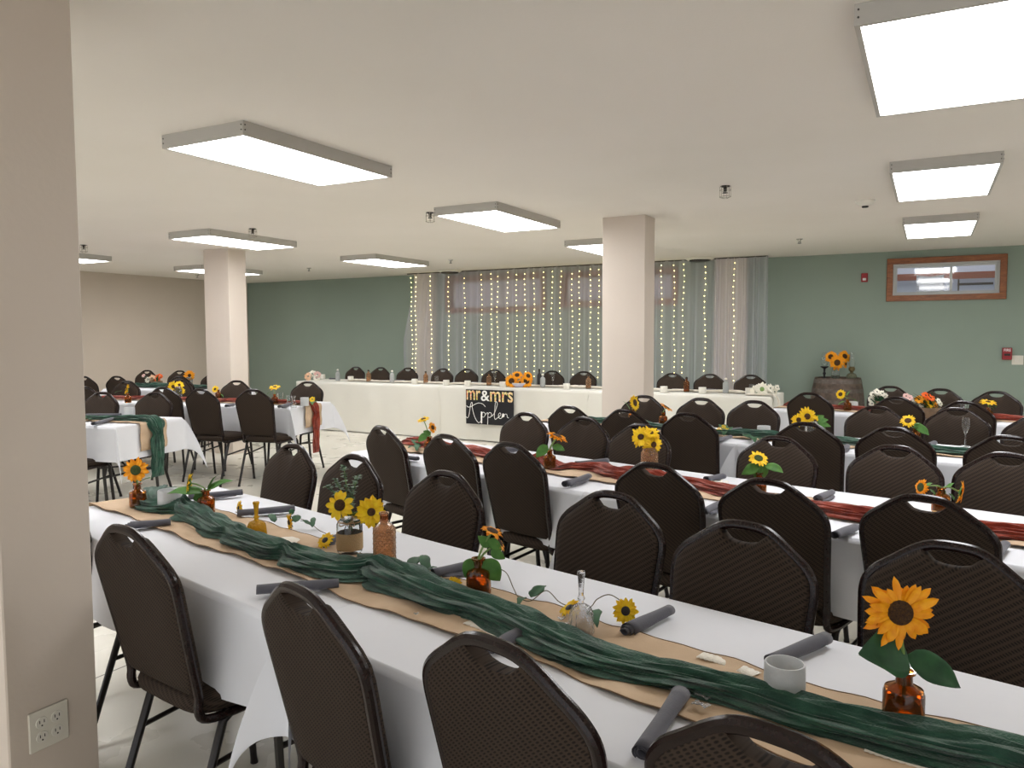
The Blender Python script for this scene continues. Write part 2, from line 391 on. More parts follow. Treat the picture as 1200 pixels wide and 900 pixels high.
LIGHTS = [(-.245, 2.83, 'large glowing ceiling light cut off by the top right corner'), (-.25, 5.475, 'ceiling light at the upper right above the sage wall, nearer of the two whole ones'),
          (-.25, 8.11, 'ceiling light at the right closest to the oak-trimmed clear window'), (-3.66, 2.83, 'big ceiling light at the upper left, largest one seen whole'),
          (-3.71, 5.5, 'ceiling light in the middle of the ceiling, left of the central pillar'), (-3.70, 8.13, 'ceiling light partly hidden behind the central pillar'),
          (-6.98, 5.44, 'ceiling light right in front of the left free-standing pillar'), (-7.04, 8.17, 'ceiling light nearest the left end of the string-light curtain'),
          (-10.27, 8.08, 'ceiling light half hidden behind the left free-standing pillar'), (-10.3, 5.44, 'ceiling light cut by the near pillar, close to the beige wall')]
EXTRA = [(-6.98, 2.83), (-10.3, 2.8), (-3.66, .18), (3.1, 2.83), (3.1, 5.48), (3.1, 8.12)]
for i, L in enumerate(LIGHTS + EXTRA):
    o = proto if i == 0 else copy_tree(proto)
    o.location = (L[0], L[1], 0)
    tag(o, L[2] if len(L) > 2 else 'ceiling light outside the photo, over the near part of the hall', 'ceiling light', 'surface-mounted ceiling lights')

# sprinklers, vents, smoke detector
def sprinkler(u, v, cage, label):
    p = at(u, v, ZC); r = empty('sprinkler', p, 0, label, 'sprinkler', 'ceiling sprinklers')
    MB().lathe([(.035, 0), (.034, -.006), (.014, -.012), (.012, -.03), (.006, -.034), (.006, -.042)], 16).build('escutcheon', 'chrome' if not cage else 'dark_metal', r)
    b = MB().lathe([(.018, -.052), (.022, -.05), (.018, -.047)], 12)
    for s in (-1, 1): b.tube([(s * .01, 0, -.03), (s * .012, 0, -.045), (0, 0, -.052)], .0025, 6)
    b.build('deflector', 'dark_metal', r)
    if cage:
        g = MB()
        for k in range(6):
            a = k * PI / 3; g.tube([(.04 * math.cos(a), .04 * math.sin(a), -.002), (.04 * math.cos(a), .04 * math.sin(a), -.08), (.012 * math.cos(a), .012 * math.sin(a), -.09)], .0018, 5)
        for z in (-.03, -.078): g.tube([(.04 * math.cos(a * PI / 8), .04 * math.sin(a * PI / 8), z) for a in range(16)], .0018, 5, closed=True)
        g.build('cage', 'chrome', r)
sprinkler(850, 218, True, 'caged sprinkler in the open ceiling right of the central pillar')
sprinkler(504, 249, True, 'caged sprinkler beside the left end of the middle ceiling light')
sprinkler(296, 268, True, 'caged sprinkler above the light at the left pillar')
sprinkler(98, 287, True, 'caged sprinkler beside the near pillar at far left')
sprinkler(528, 304.5, False, 'bare sprinkler above the left round air vent')
sprinkler(937, 280, False, 'bare sprinkler near the right end of the curtain')
sprinkler(362, 314, False, 'bare sprinkler between the two far left lights')
sprinkler(231, 322, False, 'bare sprinkler close to the beige wall, below the far left light')
def vent(u, v, label):
    p = at(u, v, ZC); r = empty('ceiling_vent', p, 0, label, 'air vent', 'round ceiling vents')
    MB().lathe([(.20, 0), (.20, -.012), (.165, -.03), (.155, -.02), (.19, 0)], 32).build('rim', 'plastic_white', r)
    MB().lathe([(.15, -.02), (.14, -.045), (.06, -.055), (.0, -.055)], 32, caps=False).build('cone', 'dark_metal', r)
vent(527, 317, 'round ceiling vent over the left end of the curtain'); vent(820, 302.5, 'round ceiling vent just right of the central pillar')
p = at(1014, 235, ZC); r = empty('smoke_detector', p, 0, 'white round smoke detector on the ceiling left of the right-hand lights', 'smoke detector')
MB().lathe([(.075, 0), (.075, -.012), (.06, -.03), (.03, -.045), (.0, -.045)], 28, caps=False).build('housing', 'plastic_white', r)
MB().lathe([(.026, -.045), (.024, -.056), (0, -.058)], 20, caps=False).build('sensor', 'slot_dark', r)

# ------------------------------------------------------------------ wall devices
def text_mesh(txt, x0, x1, z0, z1, y, m, name, parent=None, depth=.003):
    cu = bpy.data.curves.new('t', 'FONT'); cu.body = txt; cu.extrude = .02; cu.offset = .012
    to = bpy.data.objects.new('t', cu); col.objects.link(to)
    me = bpy.data.meshes.new_from_object(to.evaluated_get(bpy.context.evaluated_depsgraph_get()))
    bpy.data.objects.remove(to)
    xs = [v.co.x for v in me.vertices]; ys = [v.co.y for v in me.vertices]
    a, b, c, d = min(xs), max(xs), min(ys), max(ys)
    for v in me.vertices:
        v.co = Vector((x0 + (v.co.x - a) / (b - a) * (x1 - x0), y - depth * (.5 + v.co.z / .04), z0 + (v.co.y - c) / (d - c) * (z1 - z0)))
    me.materials.clear(); me.materials.append(M[m]); o = bpy.data.objects.new(name, me); col.objects.link(o)
    if parent:
        for v in me.vertices: v.co -= parent.location
        o.parent = parent
    return o
def loc_build(mb, name, m, root, smooth=0):
    for i, p in enumerate(mb.v): mb.v[i] = p - root.location
    return mb.build(name, m, root, smooth=smooth)
a = aty(1009.5, 320.5, Y1); b = aty(1017, 330.5, Y1)
r = empty('fire_strobe', ((a.x + b.x) / 2, Y1, b.z), 0, 'small red fire alarm strobe high on the sage wall', 'fire alarm')
loc_build(MB().rbox(a.x, b.x, Y1 - .04, Y1, b.z, a.z, .006), 'housing', 'red_box', r)
loc_build(MB().rbox(a.x + .02, b.x - .02, Y1 - .055, Y1 - .04, b.z + .02, b.z + .05, .004), 'strobe_lens', 'white_paint', r)
a = aty(1174.5, 407.5, Y1); b = aty(1185.5, 421.5, Y1)
r = empty('fire_pull_station', ((a.x + b.x) / 2, Y1, b.z), 0, 'red fire pull station beside the ivory switch plate', 'fire alarm')
loc_build(MB().rbox(a.x, b.x, Y1 - .045, Y1, b.z, a.z, .006), 'housing', 'red_box', r)
loc_build(MB().rbox(a.x + .02, b.x - .02, Y1 - .06, Y1 - .045, b.z + .05, b.z + .075, .004), 'pull_handle', 'slot_dark', r)
text_mesh('FIRE', a.x + .015, b.x - .015, a.z - .045, a.z - .012, Y1 - .045, 'white_paint', 'lettering', r)
a = aty(1185.8, 416.5, Y1); b = aty(1199, 427.5, Y1)
r = empty('light_switch', ((a.x + b.x) / 2, Y1, b.z), 0, 'ivory double light switch plate by the red pull station', 'light switch')
loc_build(MB().rbox(a.x, b.x, Y1 - .008, Y1, b.z, a.z, .003), 'plate', 'plate_ivory', r)
for k in (.3, .7):
    x = a.x + (b.x - a.x) * k; loc_build(MB().rbox(x - .008, x + .008, Y1 - .02, Y1 - .008, (a.z + b.z) / 2 - .018, (a.z + b.z) / 2 + .018, .002), 'toggle', 'plastic_white', r)
# double outlet on the near pillar (x = -2.26 face)
def atx(u, v, x):
    d = ray(u, v); t = x / d.x; return Vector((x, d.y * t, d.z * t + CAM_H))
XO = -2.26
c1 = atx(31.5, 837.5, XO); c2 = atx(80, 863, XO); c3 = atx(34, 884, XO); c4 = atx(78, 818, XO)
oy0, oy1 = c1.y, (c2.y + c4.y) / 2; oz0, oz1 = (c3.z + c2.z) / 2, (c1.z + c4.z) / 2
r = empty('wall_outlet', (XO, (oy0 + oy1) / 2, oz0), 0, 'ivory double electrical outlet plate on the near pillar', 'outlet')
pl = MB(); pl.rbox(oy0, oy1, -.007, 0, oz0, oz1, .003, mtx=Matrix(((0, -1, 0, XO), (1, 0, 0, 0), (0, 0, 1, 0), (0, 0, 0, 1)))); loc_build(pl, 'plate', 'plate_ivory', r)
W_ = oy1 - oy0; Hh = oz1 - oz0
for cy in (.31, .69):
    for cz in (.32, .68):
        Y = oy0 + W_ * cy; Z = oz0 + Hh * cz
        mt = Matrix.Translation((XO + .0065, Y, Z)) @ Matrix.Rotation(PI / 2, 4, 'Y')
        rc = loc_build(MB().lathe([(.0172, 0), (.0172, .0022), (.0165, .003), (0, .003)], 24, mtx=mt, caps=False), 'receptacle', 'plastic_white', r, 30)
        s = MB()
        for dy in (-.0065, .0065): s.box(XO + .0095, XO + .0100, Y + dy - .0012, Y + dy + .0012, Z - .001, Z + .008)
        s.lathe([(.0026, 0), (.0026, .0007)], 10, mtx=Matrix.Translation((XO + .0094, Y, Z - .008)) @ Matrix.Rotation(PI / 2, 4, 'Y'))
        for i_, p_ in enumerate(s.v): s.v[i_] = p_ - r.location
        s.build('slot', 'slot_dark', rc, smooth=0)

# ------------------------------------------------------------------ curtain and string lights
YC = 11.02
def curtain(x0, x1, label, left_flare=0, phase=0.0, folds=10):
    rnd = random.Random(int(abs(x0) * 100)); ph = [rnd.uniform(0, 6.28) for _ in range(4)]
    def fn(s, t):
        z = ZC - .01 - t * (ZC - .03)
        x = x0 + (x1 - x0) * s
        g = .3 + .7 * t
        y = YC + .017 * g * math.sin(folds * 2 * PI * s + ph[0] + .5 * math.sin(3 * t)) + .018 * math.sin(folds * 4.7 * PI * s + ph[1] + t) * g
        x += .02 * g * math.sin(folds * 2 * PI * s + ph[2])
        if left_flare: x -= left_flare * (1 - s) ** 6 * (min(t * 2.2, 1) - .25 * max(t - .55, 0) * 2.2)
        return Vector((x, y, z))
    o = MB().grid(fn, 150, 30).build('sheer_curtain', 'sheer'); return tag(o, label, 'curtain', 'sheer curtain panels along the back wall')
curtain(-7.82, -5.62, 'sheer white curtain panel at the far left, with the ragged loose left edge', .28, folds=7)
curtain(-5.66, -3.95, 'sheer white curtain panel left of the central pillar', folds=6)
curtain(-4.02, -2.62, 'sheer white curtain panel right behind the central pillar', folds=5)
curtain(-2.68, -1.97, 'narrow sheer white curtain panel at the far right end', folds=4)
rod = MB().tube([(-8.0, YC, ZC - .012), (-1.97, YC, ZC - .012)], .008, 8)
tag(rod.build('curtain_rod', 'dark_metal'), 'thin dark rail along the ceiling holding the sheer curtains', 'curtain rail')
bulb_proto = None
US = [481.5, 487, 504, 525.6, 544.4, 564, 575.4, 583, 595, 605.3, 615, 625.7, 637, 647, 657, 670, 679, 692, 702, 716, 728, 741, 754, 775, 790, 801, 826, 860]
def bulb_mesh():
    b = MB().lathe([(.0, -.007), (.005, -.0055), (.007, 0), (.005, .0055), (.0, .007)], 8, caps=False)
    me = bpy.data.meshes.new('bulb'); me.from_pydata([tuple(p) for p in b.v], [], b.f); me.materials.append(M['bulb_glow']); return me
BM = bulb_mesh(); YS = YC - .07
n_s = len(US)
for i, u in enumerate(US):
    x = aty(u, 330, YS).x; rr = random.Random(i); slant = rr.uniform(-.03, .03); z1 = ZC - .1 + rr.uniform(-.04, .03)
    where = ('leftmost' if i == 0 else 'rightmost, over the beige pilaster' if i == n_s - 1 else '%s strand from the left end of the curtain' % (['', 'second', 'third', 'fourth', 'fifth', 'sixth', 'seventh', 'eighth', 'ninth', 'tenth', 'eleventh', 'twelfth', 'thirteenth', 'fourteenth', 'fifteenth', 'sixteenth', 'seventeenth', 'eighteenth', 'nineteenth', 'twentieth', 'twenty-first', 'twenty-second', 'twenty-third', 'twenty-fourth', 'twenty-fifth', 'twenty-sixth', 'twenty-seventh', 'twenty-eighth'][i]))
    r = empty('string_light', (x, YS, z1), 0, 'vertical strand of warm fairy lights, ' + where, 'string lights', 'fairy light strands on the curtain')
    pts = [(slant * k / 12 + .008 * math.sin(k * 1.3 + i), 0, -k * .19) for k in range(10)]
    MB().tube([(0, 0, .09)] + pts, .0012, 4).build('wire', 'wire_clear', r)
    for k in range(21):
        z = -k * .0815; f = -z / .19; xx = slant * f / 12 + .008 * math.sin(f * 1.3 + i) + rr.uniform(-.004, .004)
        o = bpy.data.objects.new('bulb', BM); col.objects.link(o); o.parent = r; o.location = (xx, 0, z)

# ------------------------------------------------------------------ banquet chair
def make_chair():
    root = empty('banquet_chair')
    lean = math.tan(math.radians(11))
    def bk(x, z, off=0): return Vector((x, -.19 - (z - .47) * lean * 1.1 + off, z))
    # outline of the back frame: half, from the low rear bend to the crown
    half = [(.176, .50), (.180, .58), (.187, .68), (.194, .77), (.196, .812), (.190, .843), (.168, .872), (.13, .900), (.088, .930), (.05, .948), (0, .952)]
    pts = []
    side = [Vector((.190, .16, .432)), Vector((.190, 0, .430)), Vector((.184, -.13, .428)), Vector((.178, -.185, .437)), Vector((.175, -.198, .465))]
    R = side + [bk(x, z) for x, z in half]
    Lh = [Vector((-p.x, p.y, p.z)) for p in reversed(R[:-1])]
    path = smoothpath(R + Lh, 3)
    MB().tube(path, .0135, 10, ry=.0125).build('back_frame', 'chair_frame', root)
    # upholstered back panel with the dip under the hand hole
    out = []
    hp = [(.0, .908), (.02, .909), (.040, .914), (.057, .929), (.068, .938), (.088, .927), (.128, .898), (.165, .868), (.186, .841), (.191, .81), (.189, .77), (.182, .68), (.175, .58), (.168, .515), (.155, .502), (.08, .500), (0, .500)]
    full = hp + [(-x, z) for x, z in reversed(hp[1:-1])]
    cz = .71
    def ring(k, off): return [bk(x * k, cz + (z - cz) * k, off) for x, z in full]
    rings = [ring(.0, -.016), ring(.6, -.016), ring(.93, -.015), ring(.99, -.011), ring(1, -.004), ring(1, .012), ring(.992, .020), ring(.965, .028), ring(.85, .036), ring(.4, .044), ring(.0, .045)]
    n = len(full); vs = [p for r_ in rings for p in r_]
    fs = [(i * n + k, i * n + (k + 1) % n, (i + 1) * n + (k + 1) % n, (i + 1) * n + k) for i in range(len(rings) - 1) for k in range(n)]
    MB().add(vs, fs).build('backrest', 'chair_fabric', root, smooth=50)
    # seat cushion
    def seat_pt(k, z):
        o = []
        for j in range(32):
            a = 2 * PI * j / 32; c, s_ = math.cos(a), math.sin(a); e = .38
            x = .195 * k * math.copysign(abs(c) ** e, c); y = .01 + .215 * k * math.copysign(abs(s_) ** e, s_)
            x *= (1.0 + .05 * (y / .2)); o.append((x, y, z))
        return o
    rs = [seat_pt(.0, .438), seat_pt(.95, .438), seat_pt(1.0, .448), seat_pt(1.01, .468), seat_pt(.98, .485), seat_pt(.88, .496), seat_pt(.5, .503), seat_pt(0, .505)]
    vs = [p for r_ in rs for p in r_]; fs = [(i * 32 + k, i * 32 + (k + 1) % 32, (i + 1) * 32 + (k + 1) % 32, (i + 1) * 32 + k) for i in range(len(rs) - 1) for k in range(32)]
    MB().add(vs, fs).build('seat', 'chair_fabric', root, smooth=50)
    fr = MB().tube([(-.19, .15, .432), (.19, .15, .432)], .011, 8).tube([(-.19, -.12, .432), (.19, -.12, .432)], .011, 8)
    fr.build('seat_frame', 'chair_leg', root)
    for s in (-1, 1):
        MB().tube([(s * .188, .17, .43), (s * .19, .19, .41), (s * .196, .225, .02), (s * .196, .227, .0)], [.0125, .0125, .0115, .0135], 10).build('leg', 'chair_leg', root)
        MB().tube([(s * .183, -.10, .43), (s * .183, -.13, .41), (s * .190, -.265, .02), (s * .190, -.268, 0)], [.0125, .0125, .0115, .0135], 10).build('leg', 'chair_leg', root)
        MB().tube([(s * .186, -.165, .30), (s * .190, .20, .335)], .008, 8).build('stretcher', 'chair_leg', root)
    return root
chair0 = make_chair(); register(chair0); first = [True]
APEX = .375 - .09
_cr = [(.190, .843), (.168, .872), (.13, .900), (.088, .930), (.05, .948), (0, .952), (-.05, .948), (-.088, .930), (-.13, .900), (-.168, .872), (-.190, .843)]
CROWN = [(q.x, q.y) for q in smoothpath([Vector((a, b, 0)) for a, b in _cr], 8)]
def proj(P):
    q = P - Vector((0, 0, CAM_H)); z = q.dot(FW); return (600 + FPX * q.dot(RT) / z, 450 - FPX * q.dot(UP) / z)
def chair(u, v, face, label, group, z=.965, dz=0.0, pos=None):
    """face: direction (radians) the sitter looks in plan; (u,v): where the crown is seen"""
    o = chair0 if first[0] else copy_tree(chair0); first[0] = False
    d = Vector((math.cos(face), math.sin(face), 0)); sd = Vector((d.y, -d.x, 0))
    if pos is None:
        tu, tv = u, v; p = at(u, v, z)
        for it in range(8):
            best = min((proj(p + sd * x + d * ((.952 - zz) * .214) + Vector((0, 0, zz + .013 - p.z))) for x, zz in CROWN), key=lambda q: q[1])
            tu += (u - best[0]) * .8; tv += (v - best[1]) * .8; p = at(tu, tv, z)
    else: p = Vector((pos[0], pos[1], 0))
    o.location = (p.x + d.x * APEX, p.y + d.y * APEX, 0); o.rotation_euler = (0, 0, face - PI / 2)
    return tag(o, label, 'chair', group)
D_ = math.radians
def rowchairs(lst, ang, side, group, labels, jit=2.0, rots=None):
    for i, (q, lb) in enumerate(zip(lst, labels)):
        a = D_(ang) + (PI / 2 if side == 'near' else -PI / 2) + D_((rots[i] if rots else random.uniform(-jit, jit)))
        if isinstance(q[0], tuple): chair(0, 0, a, lb, group, pos=q[0])
        else: chair(q[0], q[1], a, lb, group)
C_ = 'brown banquet chair '
rowchairs([((-2.79, 1.65), 0), (140, 613), (341, 680), (558, 738), (860, 835)], -13, 'near', 'chairs on the near side of the front table',
    [C_ + 'mostly hidden behind the near pillar and its neighbour', C_ + 'seen from behind right beside the near pillar', C_ + 'seen from behind where the front tablecloths meet',
     C_ + 'seen from behind at the bottom centre, second right of the cloth overlap', C_ + 'cut by the bottom edge, only its top frame showing'], rots=[0, 5, -4.5, -1, 0])
rowchairs([(339, 519.5), (410, 532), (516, 551), (706, 574.5), (857, 609), (1093, 633)], -13, 'far', 'chairs on the far side of the front table',
    [C_ + 'facing us behind the golden glass bell', C_ + 'facing us behind the jar with eucalyptus', C_ + 'facing us behind the tall amber bottle',
     C_ + 'facing us behind the crystal bell and yellow silk flower', C_ + 'facing us between the crystal bell and the frosted candle', C_ + 'facing us right behind the big foreground sunflower'], rots=[0] * 6)
rowchairs([(445, 498), (519, 508), (593, 517), (760, 540.7), (890, 559), (1070, 577.5)], -15, 'near', 'chairs on the near side of the second table',
    [C_ + 'turned edge-on at the left end of the second table', C_ + 'with back to us beside two small sunflowers on the second table', C_ + 'with back to us left of the amber vase with leaning sunflower',
     C_ + 'with back to us in front of the brown textured jar of sunflowers', C_ + 'with its back to us in front of the leafy upright sunflower', C_ + 'with its back to us in front of the pair of drooping sunflowers'], rots=[-6, 0, 0, 0, 0, 0])
rowchairs([(613, 483), (681, 488), (747, 496), (905, 510.5), (1041, 521), (1172, 529.5)], -14, 'far', 'chairs on the far side of the second table',
    [C_ + 'facing us in front of the black wedding sign', C_ + 'facing us behind the single amber vase with leaning sunflower', C_ + 'facing us behind the patterned brown jar of sunflowers',
     C_ + 'facing us behind the leafy upright sunflower', C_ + 'facing us behind the left drooping sunflower of the second table', C_ + 'facing us at the right edge, behind the right drooping sunflower'], rots=[0] * 6)
rowchairs([(664, 475), (729, 479), (802, 483), (940, 494), (1042, 499.5), (1175, 509)], -12, 'near', 'chairs on the near side of the third table',
    [C_ + 'with its back to us at the left end of the third table', C_ + 'with its back to us below the central pillar', C_ + 'with back to us, tall, left of the bare stretch of third table',
     C_ + 'with its back to us in front of the mixed sunflower bunch', C_ + 'with back to us left of the leafy sunflower on the third table', C_ + 'with its back to us near the clear stemmed glass'], rots=[0] * 6)
rowchairs([(752, 463), (819, 466), (881, 469), (1024, 475.5), (1117, 477.5), (1214, 486)], -8, 'far', 'chairs on the far side of the third table',
    [C_ + 'facing us next to the foot of the central pillar', C_ + 'facing us below the tall amber bottle of the head table', C_ + 'facing us below the lilies of the head table',
     C_ + 'facing us below the wine barrel', C_ + 'facing us behind the clear stemmed glass', C_ + 'facing us cut by the right edge of the third table'], rots=[0] * 6)
rowchairs([(946, 459.5), (1047, 464.5), (1126, 469.5)], -15, 'near', 'chairs on the near side of the fourth table',
    [C_ + 'with its back to us in front of the wine barrel', C_ + 'with its back to us in front of the white daisies', C_ + 'with its back to us right of the orange and yellow arrangement'], rots=[0] * 3)
rowchairs([(1041, 452), (1100, 455), (1165, 458)], -15, 'far', 'chairs on the far side of the fourth table',
    [C_ + 'facing us behind the white daisies', C_ + 'facing us behind the orange and yellow arrangement', C_ + 'facing us at the far right below the switch plate'], rots=[0] * 3)
# head table chairs stand along a line parallel to the wall
for u, lb in zip((417, 446, 478, 519, 547.5, 579, 647, 684, 788, 832, 880),
        ('leftmost of the head table', 'second from the left at the head table', 'third from the left at the head table', 'fourth from the left at the head table', 'left one behind the wedding sign', 'right one behind the wedding sign, by the sunflower bunch',
         'just right of the sunflower bunch', 'left of the central pillar', 'first right of the central pillar', 'middle one of the three right of the central pillar', 'rightmost of the head table, by the lilies')):
    chair(0, 0, -PI / 2 + D_(random.uniform(-2, 2)), C_ + 'facing us, ' + lb, 'chairs behind the head table', pos=(aty(u, 431, 10.02).x, 10.02))
LG = 'chairs around the left-hand tables'
chair(0, 0, D_(12 + 90), C_ + 'beside the near pillar, only its seat and legs showing', LG, pos=(-5.98, 3.46))
chair(180, 459.5, D_(12 - 90), C_ + 'facing us behind the right end of the green-draped end table', LG)
chair(118, 459, D_(12 - 90), C_ + 'facing us behind the green-draped end table, next to the near pillar', LG)
chair(98, 452.5, D_(102), C_ + 'half hidden by near pillar, near side of the rust-draped table', LG)
chair(190, 453.3, D_(102), C_ + 'with back to us, just left of the pulled-out pair', LG)
chair(234, 455.2, D_(98), C_ + 'with back to us, left one of two pulled-out chairs', LG)
chair(295, 455.7, D_(104), C_ + 'with back to us, right one of two pulled-out chairs', LG)
chair(148, 446, D_(-78), C_ + 'facing us behind the left-leaning small sunflower', LG)
chair(0, 0, D_(-78), C_ + 'facing us behind the pale yellow sunflower jar on the left', LG, pos=(-7.85, 6.2))
chair(0, 0, D_(-78), C_ + 'facing us right in front of the left free-standing pillar', LG, pos=(-7.03, 6.33))
chair(0, 0, D_(-78), C_ + 'facing us at the right end of the rust-draped end table', LG, pos=(-6.12, 6.52))
chair(98, 440.5, D_(100), C_ + 'at the far back table, cut by the near pillar', LG)
chair(136.7, 440.4, D_(100), C_ + 'with back to us at the far back table, behind the small sunflower', LG)
chair(210, 440.5, D_(100), C_ + 'with back to us at the far back table, below the tall sunflower', LG)
chair(171.7, 433.5, D_(-80), C_ + 'facing us at the beige wall, behind the orange bouquet', LG)
chair(210, 434, D_(-80), C_ + 'facing us at the beige wall, behind the tall sunflower', LG)
chair(250, 437, D_(-80), C_ + 'cut by the left free-standing pillar at the far back table', LG)

# ------------------------------------------------------------------ tables, cloths, runners
TZ = .755
def frame_of(ox, oy, ang):
    a = D_(ang); X = Vector((math.cos(a), math.sin(a), 0)); Y = Vector((-math.sin(a), math.cos(a), 0)); O = Vector((ox, oy, 0))
    return lambda s, t, z=0.0: O + X * s + Y * t + Vector((0, 0, z)), a
def table(F, a, s0, L, label, clabel, W=.76, drop=.285, floor=False, m='cloth_white', group='', lift=0.0, ends=(1, 1)):
    c = F(s0 + L / 2, 0); r = empty('folding_table', c, a, label, 'table', group + ' tables')
    MB().rbox(-L / 2 + .005, L / 2 - .005, -W / 2 + .005, W / 2 - .005, TZ - .045, TZ - .006, .01).build('tabletop', 'table_plastic', r)
    for sx in (-1, 1):
        for sy in (-1, 1):
            x = sx * (L / 2 - .22); y = sy * (W / 2 - .09)
            MB().tube([(x, y, TZ - .045), (x, y, .35), (x + sx * .03, y, .0)], .0125, 8).build('leg', 'table_steel', r)
        MB().tube([(sx * (L / 2 - .22), -(W / 2 - .09), .32), (sx * (L / 2 - .22), (W / 2 - .09), .32)], .009, 8).build('crossbar', 'table_steel', r)
        MB().tube([(sx * (L / 2 - .22), 0, .32), (sx * (L / 2 - .62), 0, TZ - .05)], .008, 8).build('brace', 'table_steel', r)
    rnd = random.Random(int(s0 * 1000 + c.x * 77)); P = [rnd.uniform(0, 6.28) for _ in range(8)]
    hx, hy = L / 2 + lift * 1.5, W / 2 + lift * 1.5
    Dd = TZ - .012 if floor else drop
    def cloth(s, t):
        # sheet coordinates
        X = -(hx + Dd) + s * 2 * (hx + Dd); Y = -(hy + Dd) + t * 2 * (hy + Dd)
        dx = max(abs(X) - hx, 0); dy = max(abs(Y) - hy, 0); sx = 1 if X > 0 else -1; sy = 1 if Y > 0 else -1
        bx = max(-hx, min(hx, X)); by = max(-hy, min(hy, Y)); z = TZ + lift
        if dx == 0 and dy == 0:
            return Vector((bx, by, z + .0012 * math.sin(X * 9 + P[0]) * math.sin(Y * 11 + P[1])))
        def fold(q, d, k): return (.016 * math.sin(q * 7.5 + P[k]) + .009 * math.sin(q * 17 + P[k + 1]) + .005) * min(d / .25, 1) * (.9 if floor else 1)
        rd = .012
        if floor:
            if dx > 0 and dy > 0:
                m_ = max(dx, dy); e = .012 + .02 * min(m_, .3)
                # wrap the surplus of the corner flat along the end side
                f = min(dx, dy) / m_ if m_ > 0 else 0
                if dx >= dy: return Vector((sx * (hx + e + fold(Y, m_, 2) * .4), sy * (hy + e - f * .10), z - m_))
                return Vector((sx * (hx + e - f * .02), sy * (hy + e), z - m_))
            if dx > 0: return Vector((sx * (hx + rd * min(dx / .02, 1) + fold(by, dx, 2)), by, z - dx))
            return Vector((bx, sy * (hy + rd * min(dy / .02, 1) + fold(bx, dy, 4)), z - dy))
        if dx > 0 and dy > 0:
            rr = math.hypot(dx, dy); th = math.atan2(dy, dx); fl = rr * (.72 * math.sin(2 * th) * (1 - .8 * rr) + .03 * math.sin(6 * th + P[6]))
            ex = rd + fold(sy * hy, rr, 2) * math.cos(th) ** 2 + fl * .75; ey = rd + fold(sx * hx, rr, 4) * math.sin(th) ** 2 + fl * .55
            sq = max(math.cos(th), math.sin(th)); return Vector((sx * (hx + ex * min(rr / .03, 1)), sy * (hy + ey * min(rr / .03, 1)), z - rr * (1.0 + .16 * math.sin(2 * th) ** 2)))
        if dx > 0: return Vector((sx * (hx + (rd + fold(by, dx, 2)) * min(dx / .015, 1)), by, z - dx * .99))
        return Vector((bx, sy * (hy + (rd + fold(bx, dy, 4)) * min(dy / .015, 1)), z - dy * .99))
    # sampling denser at the edges
    def samples(h, n, m_):
        tot = 2 * (h + Dd); out = [i / m_ * Dd / tot for i in range(m_)]
        out += [(Dd - .0) / tot + i / n * (2 * h) / tot for i in range(n + 1)] + [(Dd + 2 * h + (i + 1) / m_ * Dd) / tot for i in range(m_)]
        ex = []
        for b_ in (Dd / tot, (Dd + 2 * h) / tot):
            for k in (-.02, -.01, -.004, .004, .01): ex.append(b_ + k / tot)
        return sorted(set(round(x, 6) for x in out + ex))
    S = samples(hx, 56, 16); T = samples(hy, 14, 16); vs = [cloth(s, t) for t in T for s in S]; n = len(S)
    fs = [(j * n + i, j * n + i + 1, (j + 1) * n + i + 1, (j + 1) * n + i) for j in range(len(T) - 1) for i in range(n - 1)]
    o = MB().add(vs, fs).build('tablecloth', m, smooth=80); o.location = c; o.rotation_euler = (0, 0, a)
    return tag(o, clabel, 'tablecloth', group + ' tablecloths')
def drape_profile(F, t, s0, s1, dropL, dropR, z, n=90, W_end=.012):
    """polyline in the vertical plane of the row: optional fall over the left end, the top, optional fall over the right end"""
    P = []
    if dropL:
        for k in range(10): P.append((s0 - .028, z - dropL * (1 - k / 10) - .012))
        P += [(s0 - .024, z - .006), (s0 - .01, z)]
    k0 = n
    for k in range(k0 + 1): P.append((s0 + (s1 - s0) * k / k0, z))
    if dropR:
        P += [(s1 + .012, z), (s1 + .026, z - .006)]
        for k in range(1, 11): P.append((s1 + .03 + .004 * math.sin(k), z - .012 - dropR * k / 10))
    return P
def runner(F, s0, s1, t0, w, label, dropL=0, dropR=0, seed=1, z=TZ + .006, group='burlap runners', lace=None):
    rnd = random.Random(seed); ph = [rnd.uniform(0, 6.28) for _ in range(8)]
    P = drape_profile(F, t0, s0, s1, dropL, dropR, z, n=150); L = len(P)
    def pt(k, q):
        s, zz = P[k]; ed = (.010 * math.sin(s * 5.3 + ph[0]) + .006 * math.sin(s * 13 + ph[1])) if q > 0 else (.009 * math.sin(s * 6.1 + ph[2]) + .006 * math.sin(s * 15 + ph[3]))
        dz = .0022 * math.sin(s * 26 + ph[4] + q * 2) + .0018 * math.sin(s * 47 + ph[5]) + .0022
        cur = (.004 * max(0, math.sin(s * 9 + ph[6] + (2 if q > 0 else 0)))) if abs(q) > .95 else 0
        return F(s, t0 + q * w / 2 + (ed if abs(q) > .5 else ed * .5), zz + (dz + cur if zz >= z - .003 else 0))
    qs = [-1, -.97, -.8, -.5, -.2, .2, .5, .8, .97, 1]
    vs = [pt(k, q) for k in range(L) for q in qs]; n = len(qs)
    fs = [(k * n + i, k * n + i + 1, (k + 1) * n + i + 1, (k + 1) * n + i) for k in range(L - 1) for i in range(n - 1)]
    o = MB().add(vs, fs).build('burlap_runner', 'burlap', smooth=60, solid=.0016); tag(o, label, 'table runner', group)
    for q in (-1, 1):
        MB().tube([pt(k, q) + Vector((0, 0, .001)) for k in range(L)], .0014, 5).build('hem', 'burlap_hem', o)
    return o
